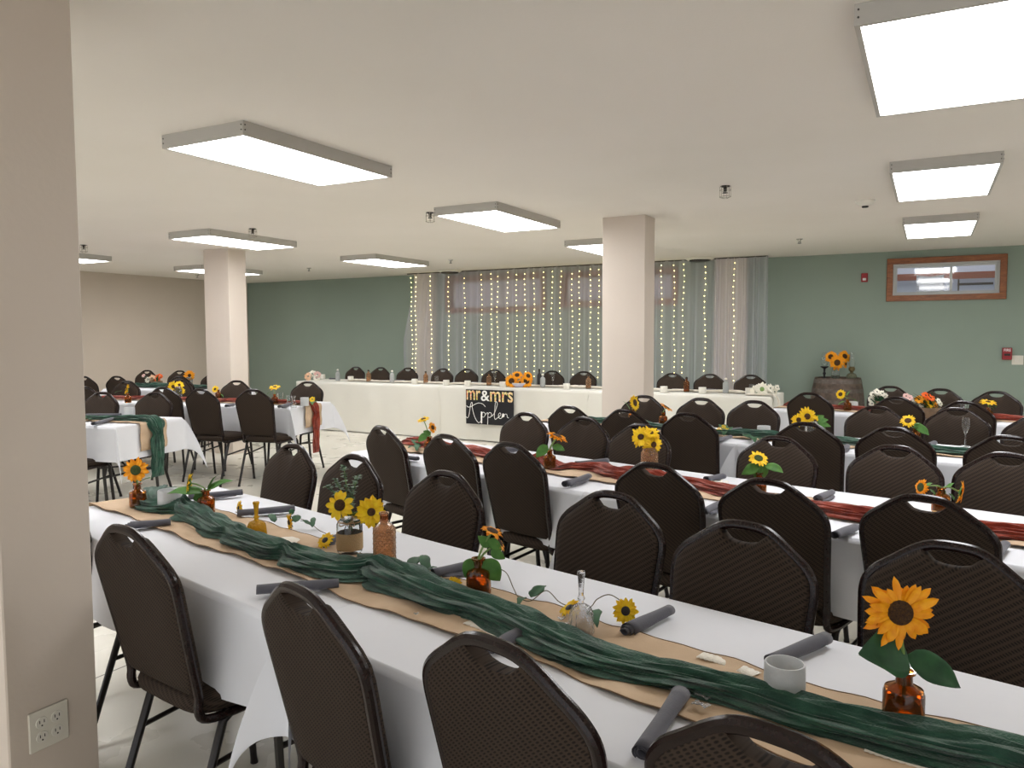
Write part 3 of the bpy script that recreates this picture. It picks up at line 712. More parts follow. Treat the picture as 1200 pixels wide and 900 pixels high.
def garland(path, label, m, w=.075, h=.026, seed=3, knots=(), group='gauze garlands', twist=3.0, tails=True):
    """a loosely twisted length of gauze lying along path (world points on its underside)"""
    rnd = random.Random(seed); P = smoothpath(path, 14)
    # resample to even spacing
    D = [0.0]
    for i in range(1, len(P)): D.append(D[-1] + (P[i] - P[i - 1]).length)
    tot = D[-1]; N = max(60, int(tot / .011)); Q = []; j = 0
    for k in range(N + 1):
        d = tot * k / N
        while j < len(D) - 2 and D[j + 1] < d: j += 1
        f = (d - D[j]) / max(D[j + 1] - D[j], 1e-9); Q.append(P[j].lerp(P[j + 1], min(max(f, 0), 1)))
    seg = 110; vs = []; ph = [rnd.uniform(0, 6.28) for _ in range(10)]
    upv = Vector((0, 0, 1)); hv = Q[int(N * .7)] - Q[int(N * .3)]; B_last = upv.cross(hv).normalized()
    for k in range(N + 1):
        d = tot * k / N; T = (Q[min(k + 1, N)] - Q[max(k - 1, 0)]).normalized()
        B = upv.cross(T)
        B = B + B_last * .35; B = (B - T * B.dot(T)).normalized(); B_last = B.copy(); Nn = T.cross(B).normalized()
        if Nn.z < 0 and abs(Nn.z) > .3: Nn = -Nn
        ww = w * (1 + .16 * math.sin(d * 3.1 + ph[0]) + .10 * math.sin(d * 7.7 + ph[1])); hh = h * (1 + .2 * math.sin(d * 4.3 + ph[2]) + .12 * math.sin(d * 11 + ph[3]))
        for kd, kr in knots:
            g = math.exp(-((d - kd) / .035) ** 2); g2 = math.exp(-((d - kd - .09) / .07) ** 2) + math.exp(-((d - kd + .09) / .07) ** 2)
            ww *= 1 - .5 * g * kr + .18 * g2 * kr; hh *= 1 + .55 * g * kr + .2 * g2 * kr
        if tails: e = min(1, d / .06 + .35, (tot - d) / .06 + .35); hh *= e
        for i in range(seg):
            a = 2 * PI * i / seg
            tw = a * 1.0
            rr = 1 + .13 * math.sin(6 * a + twist * 2.1 * d * 3 + ph[4] + 1.2 * math.sin(d * 5 + ph[8])) + .085 * math.sin(11 * a - twist * d * 5 + ph[5] + .9 * math.sin(d * 8)) + .075 * math.sin(19 * a + twist * d * 6 + ph[6] + 1.5 * math.sin(d * 6 + ph[9])) + .05 * math.sin(31 * a - d * 14 + ph[7]) + .03 * math.sin(43 * a + d * 23)
            x = math.cos(a) * ww * rr; y = math.sin(a); y = (y if y > 0 else y * .25) * hh * rr * 1.5 + .006
            vs.append(Q[k] + B * x + Nn * y)
    fs = [(k * seg + i, k * seg + (i + 1) % seg, (k + 1) * seg + (i + 1) % seg, (k + 1) * seg + i) for k in range(N) for i in range(seg)]
    fs += [tuple(range(seg - 1, -1, -1)), tuple(range(N * seg, (N + 1) * seg))]
    o = MB().add(vs, fs).build('gauze_garland', m, smooth=70); return tag(o, label, 'garland', group)

FA, aA = frame_of(-3.065, 2.175, -13); FC, aC = frame_of(-3.03, 4.07, -15); FE, aE = frame_of(-2.8, 5.86, -11.5); FG, aG = frame_of(-1.25, 7.98, -15)
def on(F_, s, t, z=TZ): return F_(s, t, z)
for (F_, a_, nm) in ((FA, aA, 'front'), (FC, aC, 'second'), (FE, aE, 'third'), (FG, aG, 'fourth')):
    table(F_, a_, 0, 1.815, 'white folding table under the cloth, left one of the %s row' % nm, 'white tablecloth hanging over the left table of the %s row' % nm, group=nm + ' row')
    table(F_, a_, 1.83, 1.815, 'white folding table under the cloth, right one of the %s row' % nm, 'white tablecloth hanging over the right table of the %s row' % nm, group=nm + ' row', lift=.0035)
FL1, a1 = frame_of(-5.75, 4.25, 12); FL2, a2 = frame_of(-5.67, 6.08, 10); FL3, a3 = frame_of(-8.3, 7.42, 12)
for (F_, a_, nm) in ((FL1, a1, 'green-draped'), (FL2, a2, 'rust-draped'), (FL3, a3, 'farthest left')):
    table(F_, a_, -1.815, 1.815, 'white folding table with black legs, the %s end table on the left' % nm, 'white tablecloth with pointed corners on the %s end table' % nm, group=nm)
for (F_, a_, nm) in ((FL1, a1, 'green-draped'), (FL2, a2, 'rust-draped')):
    table(F_, a_, -3.66, 1.815, 'white folding table behind the near pillar, beyond the %s end table' % nm, 'white tablecloth continuing left of the %s end table' % nm, group=nm)
FH, aH = frame_of(-8.86, 9.59, 0)
for s0, L_, nm in ((0, 2.72, 'left'), (2.735, 2.27, 'middle'), (5.02, 2.26, 'right')):
    table(FH, 0, s0, L_, 'folding table wholly covered by cloth, %s third of the head table' % nm, 'ivory floor-length tablecloth on the %s third of the head table' % nm, floor=True, m='cloth_ivory', group='head table', lift=.0015 * (nm == 'middle'))

runner(FA, .0, 3.66, -.03, .30, 'tan burlap runner under the green gauze on the front table', dropL=.18, seed=11)
runner(FC, .0, 3.66, -.02, .30, 'tan burlap runner under the rust gauze on the second table', dropL=.18, seed=12)
runner(FE, .0, 3.66, -.02, .30, 'tan burlap runner under the green gauze on the third table', dropL=.2, seed=13)
runner(FG, .0, 3.66, -.02, .30, 'tan burlap runner under the rust gauze on the fourth table', dropL=.2, seed=14)
runner(FL1, -3.66, .0, .0, .30, 'tan burlap runner hanging over the end of the green-draped table', dropR=.22, seed=15)
runner(FL2, -3.66, .0, .0, .30, 'tan burlap runner hanging over the end of the rust-draped table', dropR=.22, seed=16)
GZ = TZ + .008
def pix(lst, z=GZ + .012): return [Vector((at(u, v, z).x, at(u, v, z).y, GZ)) for u, v in lst]
pa = pix([(178, 590), (208, 597), (242, 611), (270, 625), (298, 636), (341, 651), (383, 662), (412, 668), (440, 668), (483, 685), (527, 702), (567, 713), (607, 731), (667, 758), (733, 778), (800, 793), (867, 812), (933, 834), (1000, 850), (1110, 876), (1200, 899)])
pa = [FA(-.03, .12, TZ - .3), FA(-.035, .12, TZ - .06), FA(-.005, .11, GZ)] + pa + [FA(3.66, -.05, GZ)]
garland(pa, 'twisted dark green gauze garland along the front table', 'gauze_green', w=.062, h=.021, seed=21, knots=((.85, 1), (1.35, .7), (1.72, 1), (2.1, .5)))
pc = [FC(.0, .06, GZ), FC(.25, .05, GZ)] + pix([(575, 533), (637, 543), (675, 547), (702, 549), (722, 556), (770, 563), (815, 567), (840, 573), (900, 585), (962, 596), (1000, 604), (1080, 615), (1170, 624), (1200, 628)]) + [FC(3.6, -.03, GZ)]
garland(pc, 'crumpled rust red gauze garland along the second table', 'gauze_rust', w=.055, h=.022, seed=22, knots=((1.22, 1.6), (1.36, -1.3), (2.0, .6)))
garland([FE(.0, .02, GZ), FE(.6, .03, GZ), FE(1.5, -.02, GZ), FE(2.4, .0, GZ), FE(3.2, -.04, GZ), FE(3.66, -.03, GZ)], 'green gauze garland with loose leaves along the third table', 'gauze_green', w=.06, h=.02, seed=23, knots=((.9, .8),))
garland([FG(.0, .02, GZ), FG(.6, .03, GZ), FG(1.5, -.02, GZ), FG(2.4, .0, GZ), FG(3.66, -.03, GZ)], 'rust red gauze garland along the fourth table', 'gauze_rust', w=.06, h=.02, seed=24)
def end_garland(F_, m, label, seed, drop):
    P = [F_(-3.6, .0, GZ), F_(-2.6, -.02, GZ), F_(-1.6, .03, GZ), F_(-.8, -.02, GZ), F_(-.25, .0, GZ), F_(-.03, .01, GZ + .002), F_(.03, .01, GZ - .02), F_(.045, .01, TZ - .12), F_(.042, .01, TZ - .3), F_(.04, .01, TZ - drop)]
    L_ = sum((P[i + 1] - P[i]).length for i in range(len(P) - 1)); return garland(P, label, m, w=.055, h=.018, seed=seed, knots=((L_ - drop + .1, 1.0),))
end_garland(FL1, 'gauze_green', 'green gauze garland falling knotted over the end of the left table', 25, .46)
end_garland(FL2, 'gauze_rust', 'rust red gauze garland falling over the end of the left-hand table', 26, .5)
garland([FL3(-1.8, .0, GZ), FL3(-1.0, .02, GZ), FL3(-.4, 0, GZ), FL3(0, 0, GZ)], 'green gauze on the far back table beside the left free-standing pillar', 'gauze_green', seed=27)
# ivory lace strip that shows beside the gauze on the front table
def lace(path, label, w=.03):
    P = smoothpath(path, 20); vs = []
    for i, p in enumerate(P):
        T = (P[min(i + 1, len(P) - 1)] - P[max(i - 1, 0)]).normalized(); B = Vector((-T.y, T.x, 0)); s = 1 + .25 * abs(math.sin(i * .9))
        vs += [p - B * w * s * .5, p, p + B * w * s * .5]
    fs = [(i * 3 + k, i * 3 + k + 1, i * 3 + 4 + k, i * 3 + 3 + k) for i in range(len(P) - 1) for k in range(2)]
    return tag(MB().add(vs, fs).build('lace_strip', 'lace', solid=.001), label, 'lace', 'lace on the front table')
LZ = TZ + .0115
lace([at(u, v, LZ) for u, v in ((820, 767), (850, 776), (886, 791))], 'white lace strip between the green gauze and the frosted candle')
lace([at(u, v, LZ) for u, v in ((548, 728), (575, 738), (590, 748))], 'small white lace end peeking from under the green gauze')
lace([at(u, v, LZ) for u, v in ((1015, 875), (1060, 889), (1110, 902))], 'white lace strip under the gauze at the bottom right')

# ------------------------------------------------------------------ flowers
def basis(n):
    n = n.normalized(); t = n.cross(Vector((0, 0, 1)))
    if t.length < .1: t = n.cross(Vector((1, 0, 0)))
    t.normalize(); b = t.cross(n).normalized(); return t, b, n
def petals_mesh(c, n, R, count=18, core=.4, rings=2, seed=0, wfac=.30, droop=.15, mess=.15):
    rnd = random.Random(seed); t, b, n = basis(n); mb = MB()
    for rg in range(rings):
        for k in range(count):
            a = 2 * PI * (k + .5 * rg) / count + rnd.uniform(-.12, .12) * (1 + mess); L = R * (1 - .12 * rg) * rnd.uniform(1 - mess, 1 + mess * .4); w = R * wfac * rnd.uniform(.85, 1.15)
            d = t * math.cos(a) + b * math.sin(a); q = -t * math.sin(a) + b * math.cos(a); tilt = rnd.uniform(-.2, .35) * (1 + mess) + .18 * rg; r0 = R * core * .8
            def fn(s, v, d=d, q=q, L=L, w=w, tilt=tilt, r0=r0, rg=rg):
                x = r0 + (L - r0) * v; prof = max(math.sin(PI * (v * .9 + .1)), 0) ** .6 * (.75 + .25 * v) + .02; y = (s - .5) * w * prof
                h = math.sin(tilt) * (x - r0) * .8 - droop * R * v * v - .12 * w * (1 - (2 * s - 1) ** 2) * 1.0 + rg * .03 * R
                return c + d * x + q * y + n * h
            mb.grid(fn, 5, 7)
    return mb
def leaf_mesh(mb, a, b, w, bend=.12, upv=Vector((0, 0, 1)), fold=.15, lobes=0):
    T = (b - a); L = T.length; T = T.normalized(); S = T.cross(upv)
    if S.length < .2: S = T.cross(Vector((.6, .8, 0)))
    S.normalize(); N = S.cross(T).normalized()
    def fn(s, v):
        prof = (math.sin(PI * v ** .72)) ** .85 if 0 < v < 1 else 0; prof = max(prof, .02); y = (2 * s - 1)
        if lobes: prof *= 1 + lobes * math.sin(v * 14) * abs(y)
        return a + T * L * v + S * y * w * .5 * prof + N * (bend * L * math.sin(PI * v) - fold * w * .5 * (1 - abs(y)) * prof + .04 * w * math.sin(v * 11) * abs(y))
    return mb.grid(fn, 7, 11)
def cam_dir(r, u, f):   # direction given by the viewer's right, up and towards-viewer shares, made of room axes
    h = Vector((FW.x, FW.y, 0)).normalized(); R_ = Vector((h.y, -h.x, 0)); return (R_ * r + Vector((0, 0, 1)) * u - h * f).normalized()
def sunflower(base, head, n, R, label, leaves=(), petal='petal_gold', seed=0, core=.38, seedm='seed_dark', group='sunflowers in bottles', count=18, wfac=.3, stem_r=.003, rings=2, mess=.15, leafm='leaf_green', stems=True, name='sunflower'):
    r = empty(name, base, 0, label, 'sunflower', group); h = head - base; n = n.normalized(); z0 = Vector((0, 0, 0))
    bk = h - n * R * .25
    if stems: MB().tube(smoothpath([z0 + Vector((0, 0, -.05)), z0, bk * .55 + Vector((0, 0, .1 * bk.length)), bk], 5), stem_r, 7).build('stem', 'stem_green', r)
    petals_mesh(h, n, R, count, core, rings, seed, wfac, mess=mess).build('petals', petal, r, smooth=60)
    t, b, n_ = basis(n); mt = Matrix((( t.x, b.x, n_.x, h.x), (t.y, b.y, n_.y, h.y), (t.z, b.z, n_.z, h.z), (0, 0, 0, 1)))
    c = R * core
    MB().lathe([(c * .2, -.1 * R), (c, -.03 * R), (c * .98, .05 * R), (c * .8, .10 * R), (c * .45, .11 * R), (0, .08 * R)], 20, mtx=mt, caps=False).build('flower_centre', seedm, r)
    sp = MB()
    for k in range(12):
        a = 2 * PI * k / 12; d = t * math.cos(a) + b * math.sin(a); leaf_mesh(sp, h - n_ * R * .14 + d * R * .12, h - n_ * R * .16 + d * R * .62, R * .22, .05, n_)
    sp.lathe([(0, -.28 * R), (.18 * R, -.22 * R), (.32 * R, -.08 * R), (.2 * R, -.05 * R)], 12, mtx=mt, caps=False); sp.build('sepals', leafm, r, smooth=50)
    for q in leaves:
        a, tip, w = q[0], q[1], q[2]; mb = leaf_mesh(MB(), a - base, tip - base, w, q[3] if len(q) > 3 else .12, upv=q[4] if len(q) > 4 else Vector((0, 0, 1)))
        o = mb.build('leaf', leafm, r, smooth=60, solid=.0006)
    return r
def bottle_small(base, label, s=1.0, m='amber_glass', fill=True, group='small amber bottles'):
    r = empty('amber_bottle', base, 0, label, 'bottle', group); R = .034 * s; H = .102 * s
    prof = [(R * .9, 0), (R, .004 * s), (R, H * .60), (R * .92, H * .68), (R * .62, H * .735), (R * .42, H * .77), (R * .40, H * .93), (R * .55, H * .95), (R * .57, H), (R * .44, H), (R * .34, H * .93), (R * .34, H * .77), (R * .55, H * .71), (R * .88, H * .6), (R * .9, .008 * s), (0, .007 * s)]
    MB().lathe(prof, 28, caps=False).add([], []).build('glass_body', m, r)
    if fill: MB().lathe([(0, .0085 * s), (R * .87, .0085 * s), (R * .87, H * .34), (0, H * .34)], 24, caps=False).build('water', 'water_amber', r)
    return r
UPZ = Vector((0, 0, 1))
def T0(u, v): return at(u, v, TZ + .0105)
# V: big foreground sunflower
b = T0(1058, 851); bottle_small(b, 'small amber glass bottle half full, at the lower right with the big sunflower', 1.02); m = b + UPZ * .10
hd = near_of(1055, 718, b, -.02)
sunflower(m, hd, cam_dir(-.1, .12, 1), .061, 'large golden sunflower with two broad leaves in the foreground at right',
    leaves=[(near_of(1063, 766, b), near_of(1007, 766, b, -.02), .088, .18, cam_dir(.0, .55, .8)), (near_of(1062, 768, b), near_of(1126, 806, b, -.02), .055, .12, cam_dir(0, .6, .8))], petal='petal_gold', seed=5, core=.36, leafm='leaf_dark', seedm='seed_dark', count=20, wfac=.3, mess=.35, stem_r=.0035)
b = T0(561, 697); bottle_small(b, 'small dark amber bottle in the middle of the front table'); m = b + UPZ * .1
sunflower(m, near_of(577, 622, b), cam_dir(.35, .9, .1), .034, 'sunflower tilted away with drooping leaves, mid front table', leaves=[(near_of(558, 655, b), near_of(545, 677, b), .05, .2, cam_dir(0, .2, 1)), (near_of(568, 655, b), near_of(586, 681, b), .055, .2, cam_dir(0, .2, 1)),
    (near_of(575, 640, b), near_of(560, 628, b), .03, .1, cam_dir(0, .3, 1)), (near_of(572, 632, b), near_of(588, 645, b), .03, .1, cam_dir(0, .3, 1)), (near_of(575, 645, b), near_of(592, 655, b), .028, .1, cam_dir(0, .3, 1))], seed=6, core=.5, mess=.25)
sunflower(m + Vector((.006, 0, 0)), near_of(586, 636, b, .02), cam_dir(.85, .5, .1), .026, 'smaller sunflower turned right in the middle amber bottle', seed=7, core=.5)
b = T0(242, 603); bottle_small(b, 'small amber bottle with leafy side-facing sunflower, left part of the front table', .97); m = b + UPZ * .098
sunflower(m, near_of(221, 566, b), cam_dir(-1, .15, .25), .042, 'sunflower in profile facing left on the front table', petal='petal_yellow', seed=8, core=.5, seedm='seed_green', leaves=[(near_of(240, 577, b), near_of(196, 578, b), .05, .1, cam_dir(0, .9, .5)), (near_of(242, 575, b), near_of(273, 563, b), .04, .12, cam_dir(0, .9, .5)), (near_of(240, 580, b), near_of(226, 585, b), .045, .1, cam_dir(0, .2, 1)), (near_of(244, 575, b), near_of(256, 556, b), .03)])
b = T0(162, 594.5); bottle_small(b, 'small amber bottle nearest the near pillar on the front table', .98); m = b + UPZ * .098
sunflower(m, near_of(159, 551, b), cam_dir(.1, .1, 1), .056, 'golden sunflower with green centre nearest the pillar on the front table', seed=9, core=.38, seedm='seed_green', leaves=[(near_of(164, 565, b), near_of(178, 560, b), .035)], mess=.2)
# second table
b = T0(644, 549); bottle_small(b, 'small amber bottle on the second table near the knotted gauze', .98, group='small amber bottles'); m = b + UPZ * .098
sunflower(m, near_of(653, 511, b), cam_dir(.35, .93, .1), .062, 'flat-topped sunflower leaning right on the second table', petal='petal_gold', seed=10, core=.45, leaves=[(near_of(642, 522, b), near_of(628, 536, b), .055, .2, cam_dir(0, .4, 1)), (near_of(647, 523, b), near_of(662, 528, b), .04, .25, cam_dir(0, .5, 1))], stem_r=.005)
b = T0(503, 530); bottle_small(b, 'small dark bottle at the left end of the second table', .95); m = b + UPZ * .095
sunflower(m, near_of(496, 491, b), cam_dir(-.2, .95, .2), .042, 'upward-facing sunflower at the left end of the second table', seed=11, core=.4, petal='petal_yellow', leaves=[(near_of(501, 508, b), near_of(490, 518, b), .045, .2, cam_dir(0, .3, 1))])
sunflower(m + Vector((.008, 0, 0)), near_of(507, 501, b), cam_dir(.75, .3, .5), .036, 'lower sunflower turned right at the left end of the second table', seed=12, core=.42, leaves=[(near_of(504, 510, b), near_of(496, 505, b), .04, .2, cam_dir(0, .3, 1))])
def low_leaves(F_pts, label, name='leaf_spray', m='leaf_dark', w=.05, cat='leaves', group='loose leaf sprays'):
    c = F_pts[0]; r = empty(name, c, 0, label, cat, group)
    MB().tube([Vector((0, 0, .004))] + [(p - c) * .5 + Vector((0, 0, .012)) for p in F_pts[1:2]], .0014, 5).build('stem', 'vine_brown', r)
    for p in F_pts[1:]:
        q = p - c; leaf_mesh(MB(), Vector((0, 0, .004)), q + Vector((0, 0, .012)), w, .12).build('leaf', m, r, smooth=60, solid=.0006)
low_leaves([T0(490, 525), T0(482, 519), T0(478, 527), T0(488, 531)], 'dark leaves lying at the left end of the second table')
# glass jars with sunflowers
def wrapped_jar(base, label, R=.042, H=.125):
    r = empty('mason_jar', base, 0, label, 'jar')
    MB().lathe([(R * .92, 0), (R, .006), (R, H * .74), (R * .8, H * .84), (R * .78, H), (R * .72, H), (R * .74, H * .84), (R * .93, H * .73), (R * .93, .01), (0, .008)], 28, caps=False).build('glass_body', 'clear_glass', r)
    MB().lathe([(R * 1.015, H * .08), (R * 1.03, H * .1), (R * 1.03, H * .5), (R * 1.015, H * .52)], 28, caps=False).build('burlap_band', 'twine', r)
    MB().lathe([(R * .84, H * .86), (R * .86, H * .88), (R * .86, H * .98), (R * .84, H)], 28, caps=False).build('metal_rim', 'chrome', r)
    bow = MB(); f = -Vector((FW.x, FW.y, 0)).normalized() * R * .9; z = Vector((0, 0, H * .8))
    bow.tube([(R * .88 * math.cos(a * PI / 12), R * .88 * math.sin(a * PI / 12), H * .8) for a in range(24)], .0016, 5, closed=True)
    rt = Vector((-f.y, f.x, 0)).normalized()
    for s in (-1, 1):
        bow.tube(smoothpath([f + z, f + z + rt * s * .02 + UPZ * .006, f + z + rt * s * .022 - UPZ * .008, f + z], 5), .0016, 5)
        bow.tube([f + z, f + z + rt * s * .014 - UPZ * .03], .0014, 5)
    bow.build('twine_bow', 'twine', r)
    return r
b = T0(410, 646); wrapped_jar(b, 'clear glass jar with burlap band and twine bow on the front table'); m = b + UPZ * .12
sunflower(m, near_of(398, 592, b, -.03), cam_dir(-.25, .25, 1), .050, 'yellow silk sunflower with black centre, left one in the jar', petal='petal_yellow', seed=13, core=.38, count=12, wfac=.42, rings=1, mess=.08, group='silk sunflowers in the jar')
sunflower(m + Vector((.01, .0, 0)), near_of(435, 600, b, -.03), cam_dir(.35, .15, 1), .054, 'yellow silk sunflower turned right, right one in the jar', petal='petal_yellow', seed=14, core=.25, count=14, wfac=.38, mess=.12, group='silk sunflowers in the jar')
def eucalyptus(base, tips, label):
    r = empty('eucalyptus_sprig', base, 0, label, 'greenery'); st = MB(); lf = MB(); rnd = random.Random(3)
    for tp in tips:
        q = tp - base; P = smoothpath([Vector((0, 0, 0)), q * .5 + Vector((0, 0, .012)), q], 8); st.tube(P, .0012, 5)
        for i in range(3, len(P)):
            for s in range(3):
                a = rnd.uniform(0, 6.28); d = Vector((math.cos(a), math.sin(a), rnd.uniform(-.2, .6))).normalized(); leaf_mesh(lf, P[i], P[i] + d * .017, .013, .1)
    st.build('stem', 'stem_green', r); lf.build('foliage', 'eucalyptus', r, smooth=60)
eucalyptus(m, [near_of(403, 548, b), near_of(393, 562, b), near_of(419, 558, b), near_of(412, 572, b), near_of(383, 570, b)], 'grey-green eucalyptus sprigs standing above the jar of silk sunflowers')
sn = MB(); 
for tp in ((407, 610), (418, 606), (412, 598), (425, 612), (402, 612)): leaf_mesh(sn, m - b + Vector((0, 0, -.01)), near_of(*tp, b) - b, .04, .15, cam_dir(0, .3, 1))
o = sn.build('jar_greenery', 'leaf_dark', smooth=60); o.location = b; tag(o, 'dark green leaves tucked into the jar of silk sunflowers', 'greenery')
b = T0(761, 556); r = empty('textured_vase', b, 0, 'brown textured jar with yellow sunflowers on the second table', 'vase')
MB().lathe([(.038, 0), (.043, .01), (.043, .11), (.036, .125), (.034, .14), (.03, .14), (.03, .12), (.038, .11), (.038, .01), (0, .01)], 24, caps=False, ripple=(12, .03)).build('glass_body', 'amber_light', r)
m = b + UPZ * .14
for (u, v, n, s, sd, lb) in ((751, 512, (-.3, .4, .9), .058, 15, 'left yellow sunflower in the brown textured jar'), (766, 521, (.3, 0, 1), .055, 16, 'right yellow sunflower in the brown textured jar'), (763, 507, (.1, .8, .6), .045, 17, 'upper yellow sunflower in the brown textured jar')):
    sunflower(m, near_of(u, v, b, -.02), cam_dir(*n), s, lb, petal='petal_yellow', seed=sd, core=.28, count=20, mess=.25, group='sunflowers in the brown jar')
b = T0(889, 580); bottle_small(b, 'small amber bottle mostly hidden by a chair, with the leafy sunflower', .98); m = b + UPZ * .098
sunflower(m, near_of(889, 537, b), cam_dir(0, .75, .6), .045, 'small upright sunflower above broad pale leaves on the second table', petal='petal_yellow', seed=18, core=.42, seedm='seed_green',
    leaves=[(near_of(888, 545, b), near_of(869, 556, b), .05, .2, cam_dir(0, .3, 1)), (near_of(890, 545, b), near_of(884, 560, b), .045, .1, cam_dir(0, .2, 1)), (near_of(892, 545, b), near_of(896, 560, b), .05, .1, cam_dir(0, .2, 1)), (near_of(896, 546, b), near_of(918, 554, b), .04, .25, cam_dir(0, .6, 1))])
b = T0(1102, 600); bottle_small(b, 'small amber bottle hidden behind a chair with two drooping sunflowers', .98); m = b + UPZ * .098
sunflower(m, near_of(1079, 571, b), cam_dir(-.9, .2, .2), .036, 'sunflower drooping to the left on the second table at right', petal='petal_gold', seed=19, core=.5, seedm='seed_green', leaves=[(near_of(1090, 573, b), near_of(1096, 582, b), .03), (near_of(1085, 570, b), near_of(1093, 566, b), .025)])
sunflower(m + Vector((.008, 0, 0)), near_of(1127, 577, b), cam_dir(.8, -.2, .4), .046, 'sunflower drooping to the right on the second table at right', petal='petal_gold', seed=20, core=.45, seedm='seed_green', leaves=[(near_of(1110, 572, b), near_of(1118, 566, b), .03), (near_of(1108, 575, b), near_of(1103, 586, b), .035), (near_of(1112, 578, b), near_of(1118, 586, b), .03)])
# third table
b = T0(741, 494); bottle_small(b, 'small amber bottle at the left part of the third table', .98); m = b + UPZ * .098
sunflower(m, near_of(744, 472, b), cam_dir(.75, .2, .6), .07, 'sunflower facing right at the foot of the central pillar', petal='petal_yellow', seed=21, core=.42, leaves=[(near_of(738, 480, b), near_of(730, 470, b), .05)])
b = T0(777, 498); bottle_small(b, 'small amber bottle beside the tall dark chair on the third table', .98); m = b + UPZ * .098
sunflower(m, near_of(781, 477, b), cam_dir(.5, .8, .1), .06, 'tilted orange-gold sunflower left of the tall dark chair', petal='petal_gold', seed=22, core=.5)
b = T0(951, 514); r = empty('mason_jar', b, 0, 'glass jar holding the mixed sunflower bunch on the third table', 'jar'); MB().lathe([(.04, 0), (.045, .01), (.045, .1), (.036, .12), (.033, .12), (.04, .1), (.04, .01), (0, .01)], 22, caps=False).build('glass_body', 'clear_glass', r); MB().lathe([(.037, .1), (.038, .122)], 22, caps=False).build('metal_rim', 'chrome', r)
m = b + UPZ * .12
for (u, v, n, s, sd, lb) in ((936, 492, (-.4, .3, 1), .05, 23, 'left sunflower of the mixed bunch on the third table'), (946, 488, (0, .1, 1), .065, 24, 'middle sunflower of the mixed bunch on the third table'), (955, 494, (.5, .2, 1), .05, 25, 'right sunflower of the mixed bunch on the third table')):
    sunflower(m, near_of(u, v, b, -.02), cam_dir(*n), s, lb, petal='petal_yellow', seed=sd, core=.33, group='mixed bunch of sunflowers')
low = MB()
for tp in ((966, 487), (971, 492), (974, 500), (963, 495), (968, 503)): leaf_mesh(low, m - b + Vector((0, 0, 0)), near_of(*tp, b) - b, .045, .1, cam_dir(0, .3, 1))
o = low.build('bunch_greenery', 'leaf_green', smooth=60); o.location = b; tag(o, 'light green leaves at the right of the mixed sunflower bunch', 'greenery')
b = T0(1072, 519); bottle_small(b, 'small amber bottle behind a chair near the clear stemmed glass', .98); m = b + UPZ * .098
sunflower(m, near_of(1064, 493, b), cam_dir(-.4, .7, .6), .05, 'leafy yellow sunflower on the third table left of the stemmed glass', petal='petal_yellow', seed=26, core=.42, leaves=[(near_of(1070, 498, b), near_of(1089, 510, b), .06, .15, cam_dir(0, .5, 1)), (near_of(1068, 500, b), near_of(1074, 506, b), .04), (near_of(1072, 498, b), near_of(1079, 496, b), .04)])
low_leaves([T0(851, 508), T0(843, 502), T0(857, 504), T0(848, 512), T0(862, 509)], 'dark leaf spray with small yellow buds lying on the third table', m='leaf_dark', w=.06)
low_leaves([T0(880, 515), T0(870, 512), T0(892, 517), T0(885, 521)], 'green leaf spray under the white votive of the third table', m='leaf_dark', w=.06)
bd = MB()
for k, (u, v) in enumerate(((843, 503), (848, 500), (852, 504), (846, 507))):
    p_ = near_of(u, v, T0(848, 508)); petals_mesh(p_ - T0(848, 508), cam_dir(0, .5, 1), .018, 8, .3, 1, k).v; bd.add(*(lambda q: (q.v, q.f))(petals_mesh(p_ - T0(848, 508), cam_dir(0, .5, 1), .02, 8, .2, 1, k)))
o = bd.build('yellow_buds', 'petal_yellow', smooth=60); o.location = T0(848, 508); tag(o, 'cluster of small yellow buds on the third table garland', 'flowers')
